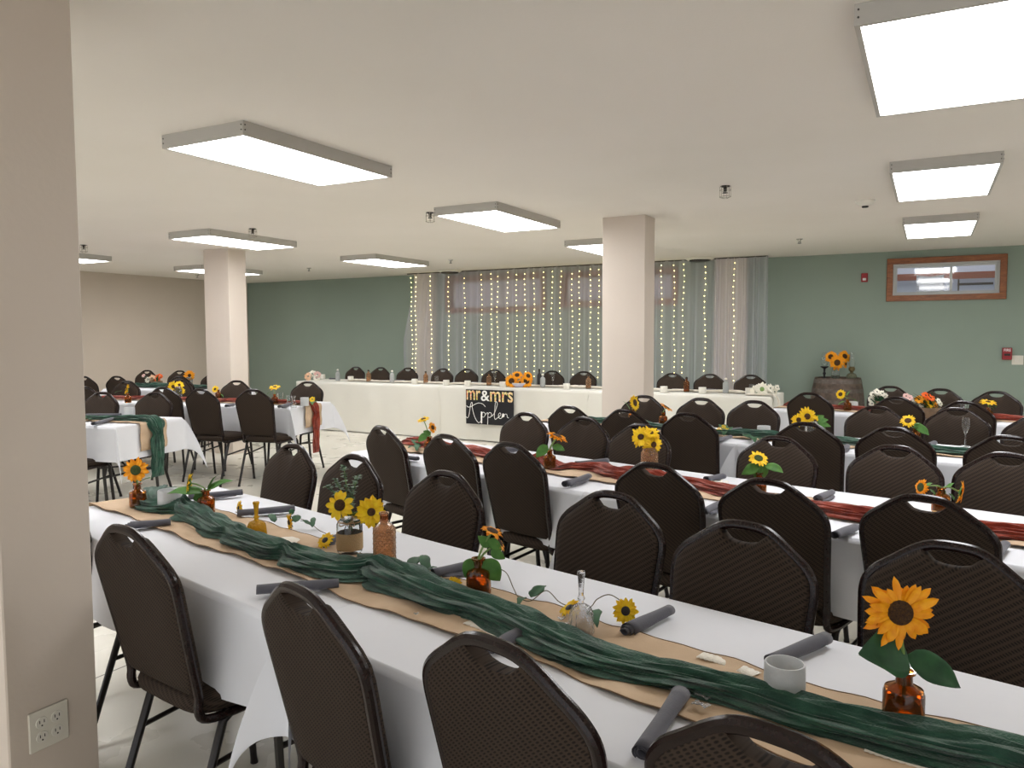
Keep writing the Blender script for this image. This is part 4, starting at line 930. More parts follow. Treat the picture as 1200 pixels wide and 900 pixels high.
# fourth table
b = T0(993, 481); bottle_small(b, 'small amber bottle by the white votive on the fourth table', 1.0); m = b + UPZ * .1
sunflower(m, near_of(985, 462, b), cam_dir(-.7, .3, .6), .05, 'sunflower leaning left on the fourth table in front of the barrel', petal='petal_yellow', seed=27, core=.4, leaves=[(near_of(991, 466, b), near_of(1006, 472, b), .04), (near_of(990, 470, b), near_of(982, 475, b), .04), (near_of(992, 464, b), near_of(997, 458, b), .03)])
b = T0(1158, 492); bottle_small(b, 'small amber bottle at the right of the fourth table', 1.0); m = b + UPZ * .1
sunflower(m, near_of(1158, 471, b), cam_dir(.0, .97, .2), .065, 'flat yellow sunflower at the right of the fourth table', petal='petal_yellow', seed=28, core=.3, leaves=[(near_of(1158, 475, b), near_of(1168, 477, b), .05), (near_of(1157, 476, b), near_of(1165, 480, b), .04)])
def arrangement(base, specs, label, container=None, cat='flower arrangement', foliage=True, seed=1, group=None, name='flower_arrangement'):
    r = empty(name, base, 0, label, cat, group); rnd = random.Random(seed)
    if container:
        m_, R, H = container; MB().lathe([(R * .85, 0), (R, H * .5), (R * .95, H), (R * .85, H), (R * .85, H * .2), (0, H * .2)], 16, caps=False).build('container', m_, r)
    for k, (u, v, R, m_, n, core) in enumerate(specs):
        h = near_of(u, v, base, rnd.uniform(-.03, .03)) - base
        petals_mesh(h, cam_dir(*n), R, 11, .25, 2, seed * 31 + k, .42).build('bloom', m_, r, smooth=60)
        if core: MB().lathe([(R * .32, 0), (R * .25, R * .12), (0, R * .16)], 10, mtx=Matrix.Translation(h) @ cam_dir(*n).to_track_quat('Z', 'Y').to_matrix().to_4x4(), caps=False).build('bloom_centre', core, r)
    if foliage:
        f = MB(); hs = [near_of(s[0], s[1], base) - base for s in specs]
        for h in hs:
            for j in range(3): leaf_mesh(f, Vector((0, 0, .03)), h + Vector((rnd.uniform(-.05, .05), rnd.uniform(-.05, .05), rnd.uniform(-.03, .03))), .03, .1)
        f.build('foliage', 'eucalyptus' if foliage == 'grey' else 'leaf_dark', r, smooth=60)
    return r
W = 'petal_white'
arrangement(T0(1030, 486), [(1021, 468, .032, W, (-.5, .3, 1), None), (1023, 462, .032, W, (-.3, .6, 1), None), (1028, 459, .034, W, (0, .6, 1), None), (1034, 461, .034, W, (.3, .5, 1), None), (1038, 464, .032, W, (.5, .3, 1), None), (1022, 473, .03, W, (-.5, 0, 1), None), (1030, 465, .03, W, (0, .3, 1), 'seed_dark')], 'round bunch of white daisies on the fourth table', ('box_wood', .045, .12), seed=2, name='daisy_bunch')
arrangement(T0(1090, 490), [(1077, 468, .04, 'petal_gold', (-.3, .5, 1), None), (1083, 470, .042, 'petal_gold', (0, .5, 1), None), (1090, 473, .045, 'petal_yellow', (.2, .4, 1), None), (1096, 475, .04, 'petal_gold', (.3, .3, 1), None), (1085, 463, .04, 'petal_orange', (0, .7, .8), None), (1091, 466, .04, 'petal_orange', (.2, .6, .8), None), (1066, 466, .03, 'petal_blush', (-.4, .5, 1), None), (1062, 464, .03, 'petal_blush', (-.4, .5, 1), None), (1100, 470, .03, W, (.4, .4, 1), None), (1102, 473, .028, W, (.4, .4, 1), None), (1072, 469, .03, W, (-.2, .4, 1), None), (1080, 474, .028, W, (-.2, .2, 1), None)], 'low box of orange, yellow and white flowers on the fourth table', ('box_wood', .085, .09), seed=3)
# left-hand tables
b = T0(322, 473); bottle_small(b, 'small dark bottle with yellow flower on the rust-draped end table', .98); m = b + UPZ * .098
sunflower(m, near_of(322, 453.5, b), cam_dir(0, .93, .3), .062, 'flat yellow sunflower above the rust gauze on the left end table', petal='petal_yellow', seed=29, core=.3, leaves=[(near_of(321, 458, b), near_of(312, 463, b), .04)])
b = T0(366, 473.5); low_leaves([b, T0(361, 471), T0(371, 472), T0(366, 476)], 'leaf spray at the end of the rust-draped table', m='leaf_green', w=.06)
o = petals_mesh(UPZ * .05, cam_dir(0, .5, 1), .035, 12, .3, 2, 4).build('yellow_flower', 'petal_yellow', smooth=60); o.location = b; tag(o, 'small yellow bloom lying at the end of the rust-draped table', 'flower')
b = T0(256, 467); bottle_small(b, 'small amber bottle in front of the left free-standing pillar', .98); m = b + UPZ * .098
sunflower(m, near_of(252, 456, b), cam_dir(-.2, .4, 1), .045, 'pale yellow sunflower in front of the left free-standing pillar', petal='petal_yellow', seed=30, core=.35, leaves=[(near_of(256, 460, b), near_of(262, 466, b), .04)])
b = T0(150, 472); bottle_small(b, 'small amber bottle behind chairs near the near pillar, left side', .98); m = b + UPZ * .098
sunflower(m, near_of(148.5, 456, b), cam_dir(-.75, .3, .5), .06, 'lime yellow sunflower seen half in profile behind the left chairs', petal='petal_yellow', seed=31, core=.3, leaves=[(near_of(143, 458, b), near_of(134, 461, b), .04)])
b = T0(209, 466); r = empty('mason_jar', b, 0, 'glass jar of pale sunflowers behind the left chairs', 'jar'); MB().lathe([(.04, 0), (.045, .01), (.045, .1), (.036, .13), (.03, .13), (.04, .1), (.04, .01), (0, .01)], 20, caps=False).build('glass_body', 'clear_glass', r); MB().lathe([(.0365, .115), (.038, .132)], 20, caps=False).build('metal_rim', 'chrome', r)
m = b + UPZ * .13
for (u, v, n, s, sd, lb) in ((203, 453, (-.1, .1, 1), .07, 33, 'pale sunflower with dark centre in the left-hand jar'), (210, 451, (.4, .5, .8), .055, 34, 'upper right pale sunflower in the left-hand jar'), (212, 458, (.5, -.2, .8), .05, 35, 'lower right pale sunflower in the left-hand jar')):
    sunflower(m, near_of(u, v, b), cam_dir(*n), s, lb, petal='petal_yellow', seed=sd, core=.3, group='pale sunflowers of the left-hand jar')
b = at(222, 452.5, TZ + .01); r = empty('mason_jar', b, 0, 'glass jar of the tall sunflower on the far back table', 'jar'); MB().lathe([(.04, 0), (.045, .01), (.045, .1), (.036, .13), (.03, .13), (.04, .1), (.04, .01), (0, .01)], 20, caps=False).build('glass_body', 'clear_glass', r); MB().lathe([(.0365, .115), (.038, .132)], 20, caps=False).build('metal_rim', 'chrome', r)
sunflower(b + UPZ * .13, near_of(222, 440, b), cam_dir(.2, .2, 1), .08, 'tall golden sunflower at the far back table', petal='petal_gold', seed=36, core=.3)
arrangement(at(184, 453, TZ + .01), [(173, 445, .05, W, (-.3, .4, 1), None), (178, 443, .06, 'petal_peach', (-.1, .5, 1), None), (183, 443.5, .065, 'petal_orange', (.1, .5, 1), None), (187, 441, .05, 'petal_orange', (.3, .5, 1), None), (168, 440, .03, 'petal_blush', (-.3, .5, 1), None)], 'orange and cream bouquet on the far back table', ('box_wood', .08, .08), seed=5)
low_leaves([T0(102, 492), T0(98, 490), T0(105, 489.5), T0(106, 493)], 'dark greenery beside the near pillar on the green-draped table', m='leaf_dark')

# ------------------------------------------------------------------ silk sunflower vines lying on the front table
def vine(pts, blooms, leaves, label):
    c = at(pts[0][0], pts[0][1], TZ + .012); r = empty('sunflower_vine', c, 0, label, 'flower vine', 'silk sunflower vines')
    P = []
    for i, q in enumerate(pts):
        p = at(q[0], q[1], TZ + (q[2] if len(q) > 2 else .014)); P.append(p - c)
    MB().tube(smoothpath(P, 8), .0014, 5).build('stem', 'vine_brown', r)
    for k, (u, v, n, R, sd) in enumerate(blooms):
        h = at(u, v, TZ + R * .75 + .01) - c; nn = cam_dir(*n)
        o = petals_mesh(h, nn, R, 15, .35, 2, 60 + sd, .36, mess=.1).build('bloom', 'petal_yellow', r, smooth=60)
        t, b_, n_ = basis(nn); mt = Matrix(((t.x, b_.x, n_.x, h.x), (t.y, b_.y, n_.y, h.y), (t.z, b_.z, n_.z, h.z), (0, 0, 0, 1)))
        MB().lathe([(R * .34, -.05 * R), (R * .34, .05 * R), (R * .2, .14 * R), (0, .15 * R)], 16, mtx=mt, caps=False).build('bloom_centre', 'knit_dark', o)
        s = MB()
        for j in range(7):
            a = j * 2 * PI / 7; d = t * math.cos(a) + b_ * math.sin(a); leaf_mesh(s, h - n_ * R * .12, h - n_ * R * .2 + d * R * .85, R * .5, .05, n_)
        s.build('sepals', 'leaf_dark', o, smooth=60)
    for (u0, v0, u1, v1, w) in leaves:
        leaf_mesh(MB(), at(u0, v0, TZ + .016) - c, at(u1, v1, TZ + .035) - c, w, .12, lobes=.12).build('leaf', 'leaf_dark', r, smooth=60, solid=.0006)
vine([(276, 600), (290, 603), (318, 606), (330, 606, .02), (345, 606), (362, 612), (375, 622), (390, 628)], [(280, 596, (-.9, .1, .5), .034, 1), (339, 612, (-.9, .0, .5), .034, 2), (381, 633, (-.3, .7, .6), .032, 3)],
     [(322, 612, 315, 602, .03), (342, 603, 341, 596, .022), (346, 612, 349, 603, .035), (366, 616, 352, 610, .035), (366, 618, 368, 606, .02)], 'silk sunflower vine lying near the golden bell')
vine([(478, 664), (495, 668), (520, 678), (545, 676), (575, 667), (592, 670, .03), (602, 690), (608, 700), (622, 704), (640, 692, .03), (655, 705), (667, 710), (690, 712), (700, 702, .03), (715, 697, .04), (733, 708)],
     [(532, 685, (0, .5, .8), .024, 4), (667, 712, (-.5, .9, .2), .03, 5), (733, 716, (.2, .35, 1), .034, 6)],
     [(478, 670, 492, 652, .04), (500, 672, 495, 650, .035), (497, 672, 512, 664, .03), (615, 702, 606, 714, .02), (622, 700, 640, 686, .04), (692, 716, 700, 735, .04), (570, 668, 580, 680, .03), (466, 668, 480, 660, .03)], 'silk sunflower vine trailing past the crystal bell')

# ------------------------------------------------------------------ napkin rolls
def napkin(a, b, label, group, r=.017, m='napkin_grey', seed=0, z=TZ + .006, flap=1):
    """rolled cloth napkin lying from a to b"""
    rnd = random.Random(seed); a = Vector((a.x, a.y, z)); b = Vector((b.x, b.y, z)); T = (b - a); L = T.length; T.normalize(); S = Vector((-T.y, T.x, 0)); N = UPZ; turns = 2.6; n = 44
    def fn(s, v):
        th = s * turns * 2 * PI; rad = r * (1 - .62 * (1 - s)) * (1 + .08 * math.sin(v * 5 + seed)) * (1 - .15 * v)
        x = math.cos(th + .3 * v) * rad * 1.15; y = math.sin(th + .3 * v) * rad * .9
        sk = .02 * (s - .5) * math.sin(seed + 1)
        return Vector((0, 0, r * .95)) + T * (L * v + sk * (1 - v) * 1.2) + S * x + N * y
    mb = MB().grid(fn, n, 10)
    if flap:
        sd = 1 if seed % 2 else -1
        mb.grid(lambda s, v: T * (L * (.08 + .8 * v)) + S * sd * (r * .9 + (.018 * s) * (math.sin(PI * v) ** .5 * .8 + .2)) + N * (.004 + .006 * (1 - s) ** 2 + .002 * math.sin(v * 9)), 6, 10)
    o = mb.build('napkin_roll', m, smooth=60, solid=.0012); o.location = a; return tag(o, label, 'napkin', group)
NP = [((150, 617), (200, 612), 'grey napkin roll in front of the frosted candle near the pillar', 1), ((221, 583), (284, 577), 'grey napkin roll at the far left corner of the front table', 2), ((280, 602), (345, 596), 'grey napkin roll with folded corner behind the golden bell', 3),
      ((302, 692), (397, 684), 'grey napkin roll poking out beyond the second foreground chair', 5), ((510, 672), (566, 660), 'grey napkin roll behind the middle amber bottle', 4), ((380, 636), (402, 628), 'grey napkin roll left of the jar of silk sunflowers', 8),
      ((733, 740), (785, 715), 'grey napkin roll right of the crystal bell', 7), ((612, 742), (575, 762), 'tip of a grey napkin behind the bottom centre chair', 6), ((798, 815), (752, 884), 'grey napkin roll at the near edge, bottom centre', 9), ((905, 775), (968, 748), 'grey napkin roll behind the large frosted candle', 10)]
for a, b, lb, sd in NP: napkin(at(*a, TZ + .02), at(*b, TZ + .02), lb, 'rolled napkins on the front table', seed=sd, flap=0 if sd in (10, 7, 9) else 1)
NP = [((461, 535), (490, 538), 'grey napkin roll at the left end of the second table', 1), ((662, 568), (690, 558), 'grey napkin roll below the knotted rust gauze', 2), ((676, 544), (712, 540), 'grey napkin roll behind the knotted rust gauze', 3),
      ((825, 600), (846, 590), 'grey napkin roll left of the leafy sunflower chair on the second table', 4), ((978, 628), (1003, 618), 'grey napkin roll at the near edge of the second table', 5), ((957, 585), (975, 577), 'grey napkin roll at the far side of the second table, right of a tall chair', 6),
      ((1165, 650), (1178, 638), 'grey napkin roll at the right edge of the second table', 7), ((592, 527), (610, 527), 'grey napkin roll just behind the chairs of the second table', 8), ((828, 562), (848, 558), 'grey napkin roll near the white scattered petals on the second table', 9)]
for a, b, lb, sd in NP: napkin(at(*a, TZ + .02), at(*b, TZ + .02), lb, 'rolled napkins on the second table', seed=sd)
NP = [((838, 517), (856, 512), 'grey napkin roll beside the leaf spray on the third table', 1), ((980, 530), (993, 523), 'pale grey napkin roll at the third table beside a tall chair', 2), ((1088, 522), (1095, 519), 'grey napkin roll at the third table near the stemmed glass', 3), ((850, 505), (868, 503), 'grey napkin roll behind the leaf spray on the third table', 4),
      ((109, 497), (140, 489), 'grey napkin roll on the green-draped end table', 5), ((100, 487), (142, 486), 'grey napkin roll on the far side of the green-draped end table', 7), ((327, 477), (341, 473), 'dark napkin roll on the rust-draped end table', 6), ((265, 476), (274, 474), 'dark napkin roll between the two pulled-out chairs', 8)]
for a, b, lb, sd in NP: napkin(at(*a, TZ + .02), at(*b, TZ + .02), lb, 'rolled napkins on the farther tables', seed=sd)

# ------------------------------------------------------------------ candles, bells, bottles
def votive(base, label, R=.04, H=.075, group='frosted candle holders', m='candle_frost', tilt=0):
    r = empty('votive_candle', base, 0, label, 'candle', group)
    MB().lathe([(R * .96, 0), (R, .004), (R * 1.02, H * .5), (R, H * .97), (R * .97, H), (R * .9, H), (R * .88, H * .95), (R * .88, .012), (0, .010)], 28, caps=False).build('holder', m, r)
    MB().lathe([(0, .0105), (R * .86, .0105), (R * .86, H * .55), (0, H * .55)], 20, caps=False).build('wax', 'wax_white', r)
    MB().tube([(0, 0, H * .54), (.001, 0, H * .66)], .001, 5).build('wick', 'slot_dark', r)
    return r
votive(T0(919, 820), 'large frosted white candle holder on the front table at right', .038, .074)
votive(T0(199, 598), 'frosted white candle holder at the left end of the front table', .044, .085)
votive(T0(895, 509), 'square-looking white votive on the third table', .045, .06); votive(T0(1000, 479), 'white votive on the fourth table by the amber bottle', .04, .07)
votive(T0(152, 487.5), 'white votive at the far edge of the green-draped end table', .045, .08); votive(T0(357, 475.5), 'white votive at the end of the rust-draped table', .042, .085)
def bell(base, m, label, H=.13, R=.034):
    r = empty('glass_bell', base, 0, label, 'glass bell', 'glass dinner bells')
    MB().lathe([(R, 0), (R * 1.0, .004), (R * .95, H * .2), (R * .9, H * .32), (R * .72, H * .42), (R * .3, H * .47), (R * .25, H * .46), (R * .6, H * .40), (R * .8, H * .30), (R * .86, .01), (R * .9, 0)], 28, caps=False, ripple=(12, .06)).build('bell_cup', m, r, smooth=60)
    MB().lathe([(R * .25, H * .46), (R * .20, H * .52), (R * .30, H * .56), (R * .18, H * .62), (R * .22, H * .78), (R * .26, H * .9), (R * .33, H * .96), (R * .3, H), (R * .1, H)], 12, caps=True).build('handle', m, r, smooth=60)
bell(T0(301, 629), 'gold_glass', 'golden amber pressed-glass bell on the front table', .125, .036)
bell(T0(681, 741), 'crystal_glass', 'clear crystal bell with long handle on the front table', .148, .031)
b = T0(451, 666); r = empty('hobnail_bottle', b, 0, 'tall amber bottle of bumpy glass beside the jar on the front table', 'bottle')
def hob(s_, v_):
    a_ = 2 * PI * s_; z_ = .003 + v_ * .134; k_ = 1 - max(0, (v_ - .88) / .12) ** 2 * .45; q_ = .034 * k_ * (1 + .045 * max(0, math.cos(14 * a_ + (PI if int(v_ * 17) % 2 else 0))) * abs(math.sin(v_ * 17 * PI)))
    return Vector((q_ * math.cos(a_), q_ * math.sin(a_), z_))
MB().grid(hob, 112, 86, wrap=True).lathe([(.0188, .137), (.0125, .152), (.0125, .165), (.016, .167), (.016, .172), (.011, .172), (.010, .152), (.026, .132), (.030, .12), (.030, .008), (0, .007)], 40, caps=False).build('glass_body', 'amber_light', r)
MB().lathe([(.013, .151), (.0132, .166), (.0128, .166)], 20, caps=False).build('neck', 'amber_glass', r)
def glass(base, kind, label, s=1.0, group='clear glasses'):
    r = empty('clear_glass', base, 0, label, 'glass', group)
    if kind == 'flute': pr = [(.03, 0), (.029, .003), (.005, .008), (.0035, .08), (.012, .10), (.024, .14), (.022, .20), (.0205, .20), (.0225, .14), (.01, .105), (0, .1)]
    elif kind == 'tumbler': pr = [(.024, 0), (.026, .004), (.031, .11), (.0295, .11), (.0245, .012), (0, .01)]
    else: pr = [(.03, 0), (.03, .05), (.014, .085), (.02, .11), (.026, .125), (.0245, .125), (.018, .11), (.0125, .085), (.028, .05), (.028, .006), (0, .005)]
    MB().lathe([(a * s, b_ * s) for a, b_ in pr], 20, caps=False).build('glass_bowl', 'clear_glass', r)
glass(T0(1131, 523), 'flute', 'clear stemmed glass on the third table at right', .9); glass(T0(1129, 484), 'tumbler', 'clear tumbler on the fourth table near its right chair')
glass(T0(329, 472), 'tumbler', 'clear tumbler beside the yellow flower, left end table', 1.0); glass(T0(339, 474), 'tumbler', 'clear tumbler left of the flared vase, left end table', .9); glass(T0(344, 478), 'vase', 'small flared clear vase on the rust-draped end table', .95)
# scattered clear acrylic petals
rg = random.Random(5)
GP = [(745, 788), (735, 783), (821, 818), (828, 822), (817, 828), (826, 831), (967, 742 + 14), (1024, 838), (488, 722), (595, 722), (658, 728), (662, 734), (523, 685), (530, 692), (255, 622), (335, 634), (343, 637), (330, 638), (965, 760), (790, 812), (812, 812)]
PL = ['on the burlap right of the crystal bell', 'between the crystal bell and the gauze, right one', 'uppermost in the cluster at the tip of the near-edge napkin', 'right one in the cluster by the near-edge napkin', 'left one in the cluster by the near-edge napkin', 'lowest in the cluster by the near-edge napkin',
      'on the cloth behind the frosted candle, right one', 'on the gauze edge left of the big sunflower bottle', 'on the near burlap edge below the hobnail bottle', 'on the near burlap above the bottom centre chair', 'left of the crystal bell, farther one', 'left of the crystal bell, nearer one', 'on top of the green gauze, farther one', 'on top of the green gauze, nearer one',
      'on the burlap by the leafy side-facing sunflower', 'against the cream shell, left front', 'against the cream shell, right front', 'against the cream shell, far left', 'on the cloth behind the frosted candle, left one', 'between the gauze and the tip of the near-edge napkin', 'under the gauze edge left of the frosted candle']
for k, (u, v) in enumerate(GP):
    mb = MB(); R = rg.uniform(.006, .010); a0 = rg.uniform(0, 6)
    for j in range(3): a = a0 + j * 2.1; leaf_mesh(mb, Vector((0, 0, .004)), Vector((math.cos(a) * R * 1.3, math.sin(a) * R * 1.3, .007)), R, .2)
    o = mb.build('acrylic_petal', 'gem', smooth=60, solid=.0015); o.location = at(u, v, TZ + (.03 if k in (12, 13) else .011))
    tag(o, 'tiny clear acrylic petal ' + PL[k], 'table scatter', 'clear acrylic petals on the front table')
o = MB().lathe([(.0, 0), (.035, .001), (.042, .006), (.035, .012), (.015, .016), (0, .014)], 20, caps=False, ripple=(7, .08)).build('seashell', 'lace', smooth=60); o.location = T0(336, 636); tag(o, 'flat cream shell beside the golden bell', 'shell')
b = T0(842, 568); o = MB()
for k in range(9): a = k * .7; q = petals_mesh(Vector((.03 * math.cos(a) * (k % 3), .03 * math.sin(a) * (k % 3), .012)), Vector((0, 0, 1)), .025, 7, .2, 1, k); o.add(q.v, q.f)
o = o.build('white_blossoms', 'petal_white', smooth=60); o.location = b; tag(o, 'flat cluster of white blossoms on the second table', 'flowers')

# ------------------------------------------------------------------ head table dressing
HZ = TZ + .004
def H_(u, v): return at(u, v, HZ)
for u, v, lb in ((378, 444, 'leftmost'), (411, 446.5, 'second from left'), (486, 450, 'third from left, right of a clear bottle'), (523, 452, 'fourth, left of the sign'), (548, 452.5, 'fifth, above the left edge of the sign'), (589, 454, 'sixth, left of the sunflower bunch'), (664, 456.5, 'left of the central pillar'), (778, 460, 'just right of the central pillar'), (823, 461, 'right of the last amber bottle'), (878, 462, 'beside the lilies')):
    p = H_(u, v); p.y = max(min(p.y, 9.85), 9.3)
    p.x = aty(u, v, p.y).x; votive(p, 'white votive on the head table, ' + lb, .045, .075, group='white votives on the head table', m='plastic_white')
def tall_bottle(u, v, m, label, H=.17, R=.036, cap=False):
    p = aty(u, v, 9.5); p.z = HZ; r = empty('tall_bottle', p, 0, label, 'bottle', 'tall bottles on the head table')
    MB().lathe([(R * .9, 0), (R, .005), (R, H * .68), (R * .8, H * .78), (R * .38, H * .84), (R * .36, H * .96), (R * .45, H), (R * .3, H), (R * .3, H * .84), (R * .9, H * .66), (R * .9, .01), (0, .009)], 22, caps=False).build('glass_body', m, r)
    MB().lathe([(R * .47, H * .97), (R * .47, H * 1.05), (R * .2, H * 1.1)], 14).build('cap', 'plastic_white' if cap else 'dark_metal', r)
mat('frost_glass', (222, 226, 224), .25, trans=.55)
for u, m_, lb in ((396, 'frost_glass', 'frosted clear bottle at the left end of the head table'), (432, 'amber_light', 'amber bottle, leftmost one on the head table'), (459.5, 'frost_glass', 'frosted clear bottle between the second and third head table chairs'), (499, 'amber_light', 'amber bottle left of the wedding sign on the head table'),
                  (573, 'amber_light', 'amber bottle above the wedding sign'), (636, 'frost_glass', 'frosted clear bottle right of the sunflower bunch'), (689.5, 'amber_light', 'amber bottle touching the central pillar in view'), (804.5, 'amber_glass', 'tall dark amber bottle right of the central pillar'), (850.5, 'frost_glass', 'frosted bottle with pointed stopper near the lilies')):
    tall_bottle(u, 452, m_, lb, cap=(m_ == 'frost_glass'))
for u, k_, lb in ((648, 'flute', 'champagne flute right of the sunflower bunch on the head table'), (580, 'flute', 'champagne flute behind the amber bottle over the sign'), (881, 'tumbler', 'clear tumbler behind the lilies on the head table'), (512, 'tumbler', 'clear tumbler left of the fourth head table votive')):
    p = aty(u, 450, 9.62); p.z = HZ; glass(p, k_, lb, 1.0, group='glasses on the head table')
p = aty(632, 450, 9.7); p.z = HZ; r = empty('wine_bottle', p, 0, 'slim black bottle standing right of the sunflower bunch', 'bottle')
MB().lathe([(.03, 0), (.033, .01), (.033, .15), (.012, .19), (.012, .235), (.015, .24), (0, .24)], 18, caps=False).build('glass_body', 'knit_dark', r); MB().lathe([(.0135, .2), (.0145, .242), (0, .243)], 14, caps=False).build('foil_cap', 'dark_metal', r)
# gauze/pale runner, plates and small dark things seen along the head table
for x0, x1, lb in ((-8.1, -6.3, 'left'), (-6.2, -3.0, 'middle'), (-2.9, -1.7, 'right')):
    garland([Vector((x0 + (x1 - x0) * k / 6, 9.58 + .03 * math.sin(k * 2.1), HZ + .001)) for k in range(7)], 'pale crumpled gauze runner along the %s of the head table' % lb, 'lace', w=.09, h=.012, seed=40 + int(x0), group='pale runners on the head table')
for u, lb in ((391, 'at the left end of the head table'), (559, 'above the wedding sign'), (704 - 16, 'left of the central pillar'), (836, 'between the last two votives'), (468, 'in front of the third head table chair')):
    p = aty(u, 446, 9.72); napkin(Vector((p.x - .09, p.y, 0)), Vector((p.x + .09, p.y, 0)), 'dark rolled napkin ' + lb, 'rolled napkins on the head table', seed=int(u), z=HZ + .001)
p = aty(608, 451, 9.42); p.z = HZ; r = empty('flower_bowl', p, 0, 'shallow grey bowl holding the sunflower bunch on the head table', 'bowl')
MB().lathe([(.06, 0), (.10, .03), (.11, .055), (.105, .055), (.09, .03), (0, .012)], 24, caps=False).build('bowl_body', 'blind_grey', r)
MB().lathe([(.107, .05), (.114, .054), (.114, .06), (.107, .06)], 24, caps=False).build('rim', 'plastic_white', r)
for u, v, n, s, sd, lb in ((599.5, 446.5, (-.15, 0, 1), .098, 41, 'large sunflower at the left front of the head table bunch'), (617, 446.5, (.15, .1, 1), .098, 42, 'large sunflower at the right front of the head table bunch'), (606, 439.5, (-.1, .7, .7), .082, 43, 'upper middle sunflower of the head table bunch'), (619, 440.5, (.4, .5, .8), .075, 44, 'upper right sunflower of the head table bunch'), (609.5, 448.5, (0, 0, 1), .045, 45, 'small orange sunflower in the middle of the head table bunch')):
    sunflower(p + UPZ * .05, near_of(u, v, p, -.05), cam_dir(*n), s, lb, petal='petal_gold', seed=sd, core=.42, group='sunflower bunch on the head table', count=20)
p = aty(369, 446, 9.45); p.z = HZ; arrangement(p, [(361, 441, .075, 'petal_peach', (-.3, .1, 1), None), (366, 438, .07, W, (-.1, .5, 1), None), (372, 439, .065, 'petal_blush', (.2, .4, 1), None), (371, 443, .06, W, (.2, .1, 1), None)], 'cream and white flowers at the left end of the head table', foliage='grey', seed=6)
p = aty(895, 462, 9.35); p.z = HZ; arrangement(p, [(886, 459, .085, W, (-.4, .1, 1), None), (893, 456, .09, W, (-.1, .2, 1), 'stem_green'), (899, 461, .08, W, (.1, 0, 1), None), (903, 455, .06, W, (.3, .3, 1), None), (908, 459, .05, W, (.5, .1, 1), None), (911, 454, .04, W, (.4, .4, 1), None)], 'white lilies with grey foliage at the right end of the head table', foliage='grey', seed=7)
garland([FH(6.98, -.30, HZ + .002), FH(7.13, -.33, HZ + .002), FH(7.32, -.34, HZ - .01), FH(7.35, -.34, TZ - .2), FH(7.35, -.33, TZ - .42)], 'pale blush gauze hanging from the right end of the head table', 'lace', w=.035, h=.01, seed=50, group='pale gauze tails')

# wedding sign hanging on the front of the head table
ys = 9.12
A_ = aty(545.8, 455.5, ys); B_ = aty(601.8, 498.7, ys); C0 = aty(545.8, 497, ys); D0 = aty(601.8, 458.5, ys)
sx0, sx1, sz0, sz1 = A_.x, B_.x, (B_.z + C0.z) / 2, (A_.z + D0.z) / 2
r = empty('wedding_sign', ((sx0 + sx1) / 2, ys, sz0), 0, 'black square wedding sign with white script hanging on the head table front', 'sign')
loc_build(MB().rbox(sx0, sx1, ys, ys + .012, sz0, sz1, .002), 'board', 'sign_black', r)
def SX(x): return sx0 + (x - 72) / (742 - 72) * (sx1 - sx0)
def SZ(y): return sz1 - (y - 308) / (815 - 308) * (sz1 - sz0)
text_mesh('mr', SX(85), SX(285), SZ(462), SZ(322), ys, 'letter_floral', 'lettering', r); text_mesh('&', SX(290), SX(412), SZ(472), SZ(320), ys, 'sign_white', 'ampersand', r); text_mesh('mrs', SX(420), SX(735), SZ(478), SZ(330), ys, 'letter_floral', 'lettering', r)
ST = [[(75, 712), (95, 730), (115, 700), (130, 620), (140, 545), (155, 500), (168, 510), (165, 560), (180, 640), (205, 720), (240, 780), (268, 790), (290, 760)], [(85, 548), (105, 570), (150, 560), (210, 522), (260, 504), (315, 515), (355, 555)],
      [(300, 628), (298, 720), (297, 800)], [(300, 668), (320, 636), (345, 645), (350, 675), (330, 705), (302, 702)], [(352, 672), (386, 640), (387, 740), (385, 812)], [(388, 668), (410, 636), (435, 645), (440, 675), (420, 705), (390, 702)],
      [(442, 690), (480, 640), (515, 540), (521, 495), (508, 474), (494, 500), (485, 600), (480, 690), (492, 730), (515, 715)], [(515, 712), (545, 690), (570, 655), (555, 633), (538, 660), (540, 700), (565, 715), (590, 695)], [(590, 695), (603, 648), (608, 690)], [(607, 675), (630, 648), (652, 652), (660, 690), (680, 700)]]
mb = MB()
for s_ in ST:
    P = smoothpath([Vector((SX(x), ys - .002, SZ(y))) for x, y in s_], 6); mb.tube(P, .0115, 8, ry=.004)
for i, p_ in enumerate(mb.v): mb.v[i] = Vector((p_.x, ys - .004 + (p_.y - ys + .002) * .3, p_.z)) - r.location
mb.build('script_lettering', 'sign_white', r)

# ------------------------------------------------------------------ wine barrel and what stands on it
bx = aty(981.5, 446, 11.0); r = empty('wine_barrel', (bx.x, 11.0, 0), 0, 'old oak wine barrel against the sage wall', 'barrel'); BH = .90
def brad(z): q = (z - BH / 2) / (BH / 2); return .335 - .055 * q * q
def barrel(s, v):
    a = 2 * PI * s; z = v * BH; rr = brad(z) - (.003 if abs((s * 24) % 1 - .5) > .44 else 0); return Vector((rr * math.cos(a), rr * math.sin(a), z))
mb = MB().grid(barrel, 192, 20, wrap=True); mb.build('staves', 'barrel_wood', r, smooth=50)
MB().lathe([(0, BH - .03), (.268, BH - .03), (.268, BH - .002), (.281, BH)], 48, caps=False).build('barrel_head', 'barrel_wood', r)
for z in (.02, .13, .27, BH - .33, BH - .19, BH - .07):
    MB().lathe([(brad(z) + .001, z), (brad(z) + .004, z), (brad(z + .05) + .004, z + .05), (brad(z + .05) + .001, z + .05)], 48, caps=False).build('hoop', 'barrel_hoop', r, smooth=30)
BT = BH - .03
def onb(u, dy=0): p = aty(u, 440, 11.0 + dy); p.z = BT + .001; return p
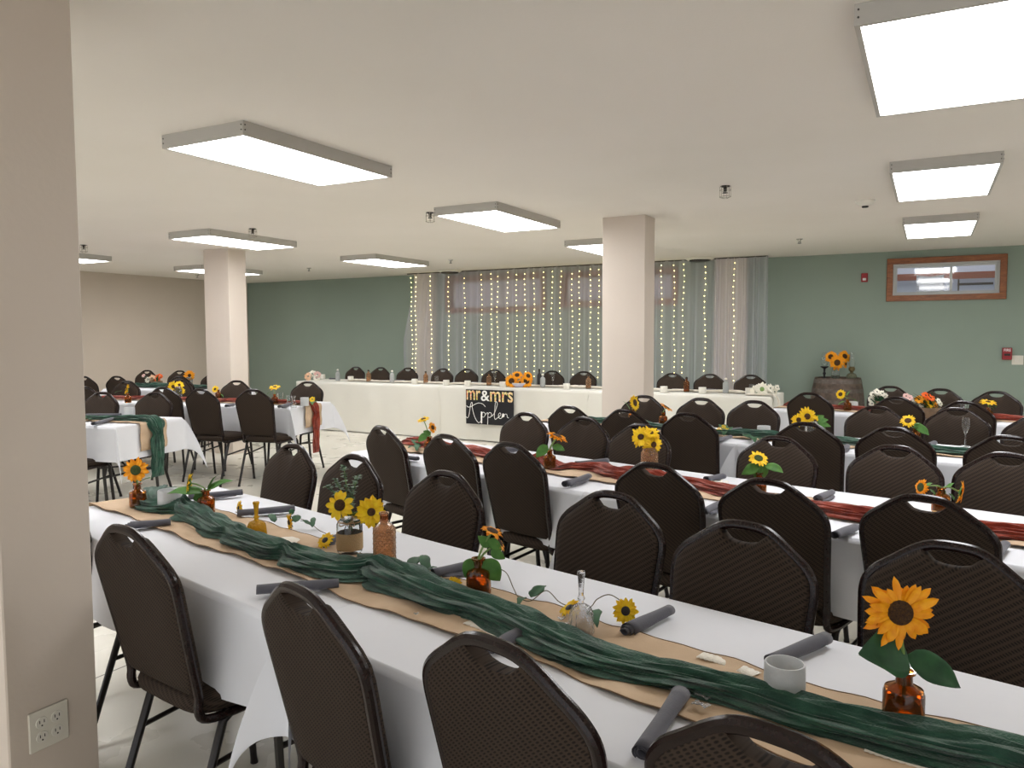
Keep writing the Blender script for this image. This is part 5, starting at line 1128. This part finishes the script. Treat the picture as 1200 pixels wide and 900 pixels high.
p = onb(979, -.05); r = empty('glass_vase', p, 0, 'clear glass vase of sunflowers standing on the wine barrel', 'vase')
MB().lathe([(.035, 0), (.05, .01), (.055, .07), (.04, .13), (.045, .16), (.042, .16), (.037, .13), (.051, .07), (.046, .014), (0, .012)], 24, caps=False).build('glass_body', 'clear_glass', r); MB().lathe([(0, .014), (.046, .016), (.05, .06), (0, .06)], 20, caps=False).build('water', 'oil_glass', r)
m = p + UPZ * .15
for u, v, n, s, sd, lb in ((981, 425, (0, 0, 1), .105, 51, 'big front sunflower above the wine barrel'), (990, 417.5, (.2, .4, .9), .09, 52, 'upper right sunflower above the wine barrel'), (973.5, 418, (-.6, .3, .7), .085, 53, 'upper left sunflower above the wine barrel'), (991, 426, (.7, 0, .6), .07, 54, 'right-hand side-facing sunflower above the barrel')):
    sunflower(m, near_of(u, v, p, -.03 if sd == 51 else .03), cam_dir(*n), s, lb, petal='petal_gold', seed=sd, core=.4, group='sunflowers on the barrel', count=20, leaves=[(m, near_of(978, 436, p), .06)] if sd == 51 else ())
p = onb(966, .0); r = empty('candle_lantern', p, 0, 'black candle holder with clear chimney at the left of the barrel', 'candle holder')
MB().lathe([(.05, 0), (.045, .01), (.015, .02), (.012, .06), (.022, .08), (.012, .1), (.014, .14), (.05, .165), (.052, .175), (0, .175)], 24, caps=False).build('holder', 'knit_dark', r); MB().lathe([(.03, .176), (.045, .22), (.045, .27), (.026, .36), (.025, .36), (.043, .27), (.043, .22), (.028, .178)], 24, caps=False).build('chimney', 'clear_glass', r)
p = onb(998, .02); r = empty('oil_lamp', p, 0, 'clear glass oil lamp with brass burner at the right of the barrel', 'oil lamp')
MB().lathe([(.055, 0), (.06, .01), (.066, .05), (.05, .08), (.02, .095), (0, .095)], 24, caps=False).build('font', 'oil_glass', r); MB().lathe([(.018, .095), (.022, .11), (.04, .13), (.04, .16), (.02, .175), (0, .175)], 24, caps=False).build('burner', 'brass_old', r)
MB().lathe([(.028, .165), (.04, .2), (.036, .25), (.022, .36), (.021, .36), (.034, .25), (.038, .2), (.026, .167)], 24, caps=False).build('chimney', 'clear_glass', r); MB().lathe([(.0, 0.012), (.05, .014), (.055, .04), (0, .04)], 20, caps=False).build('oil', 'water_amber', r)
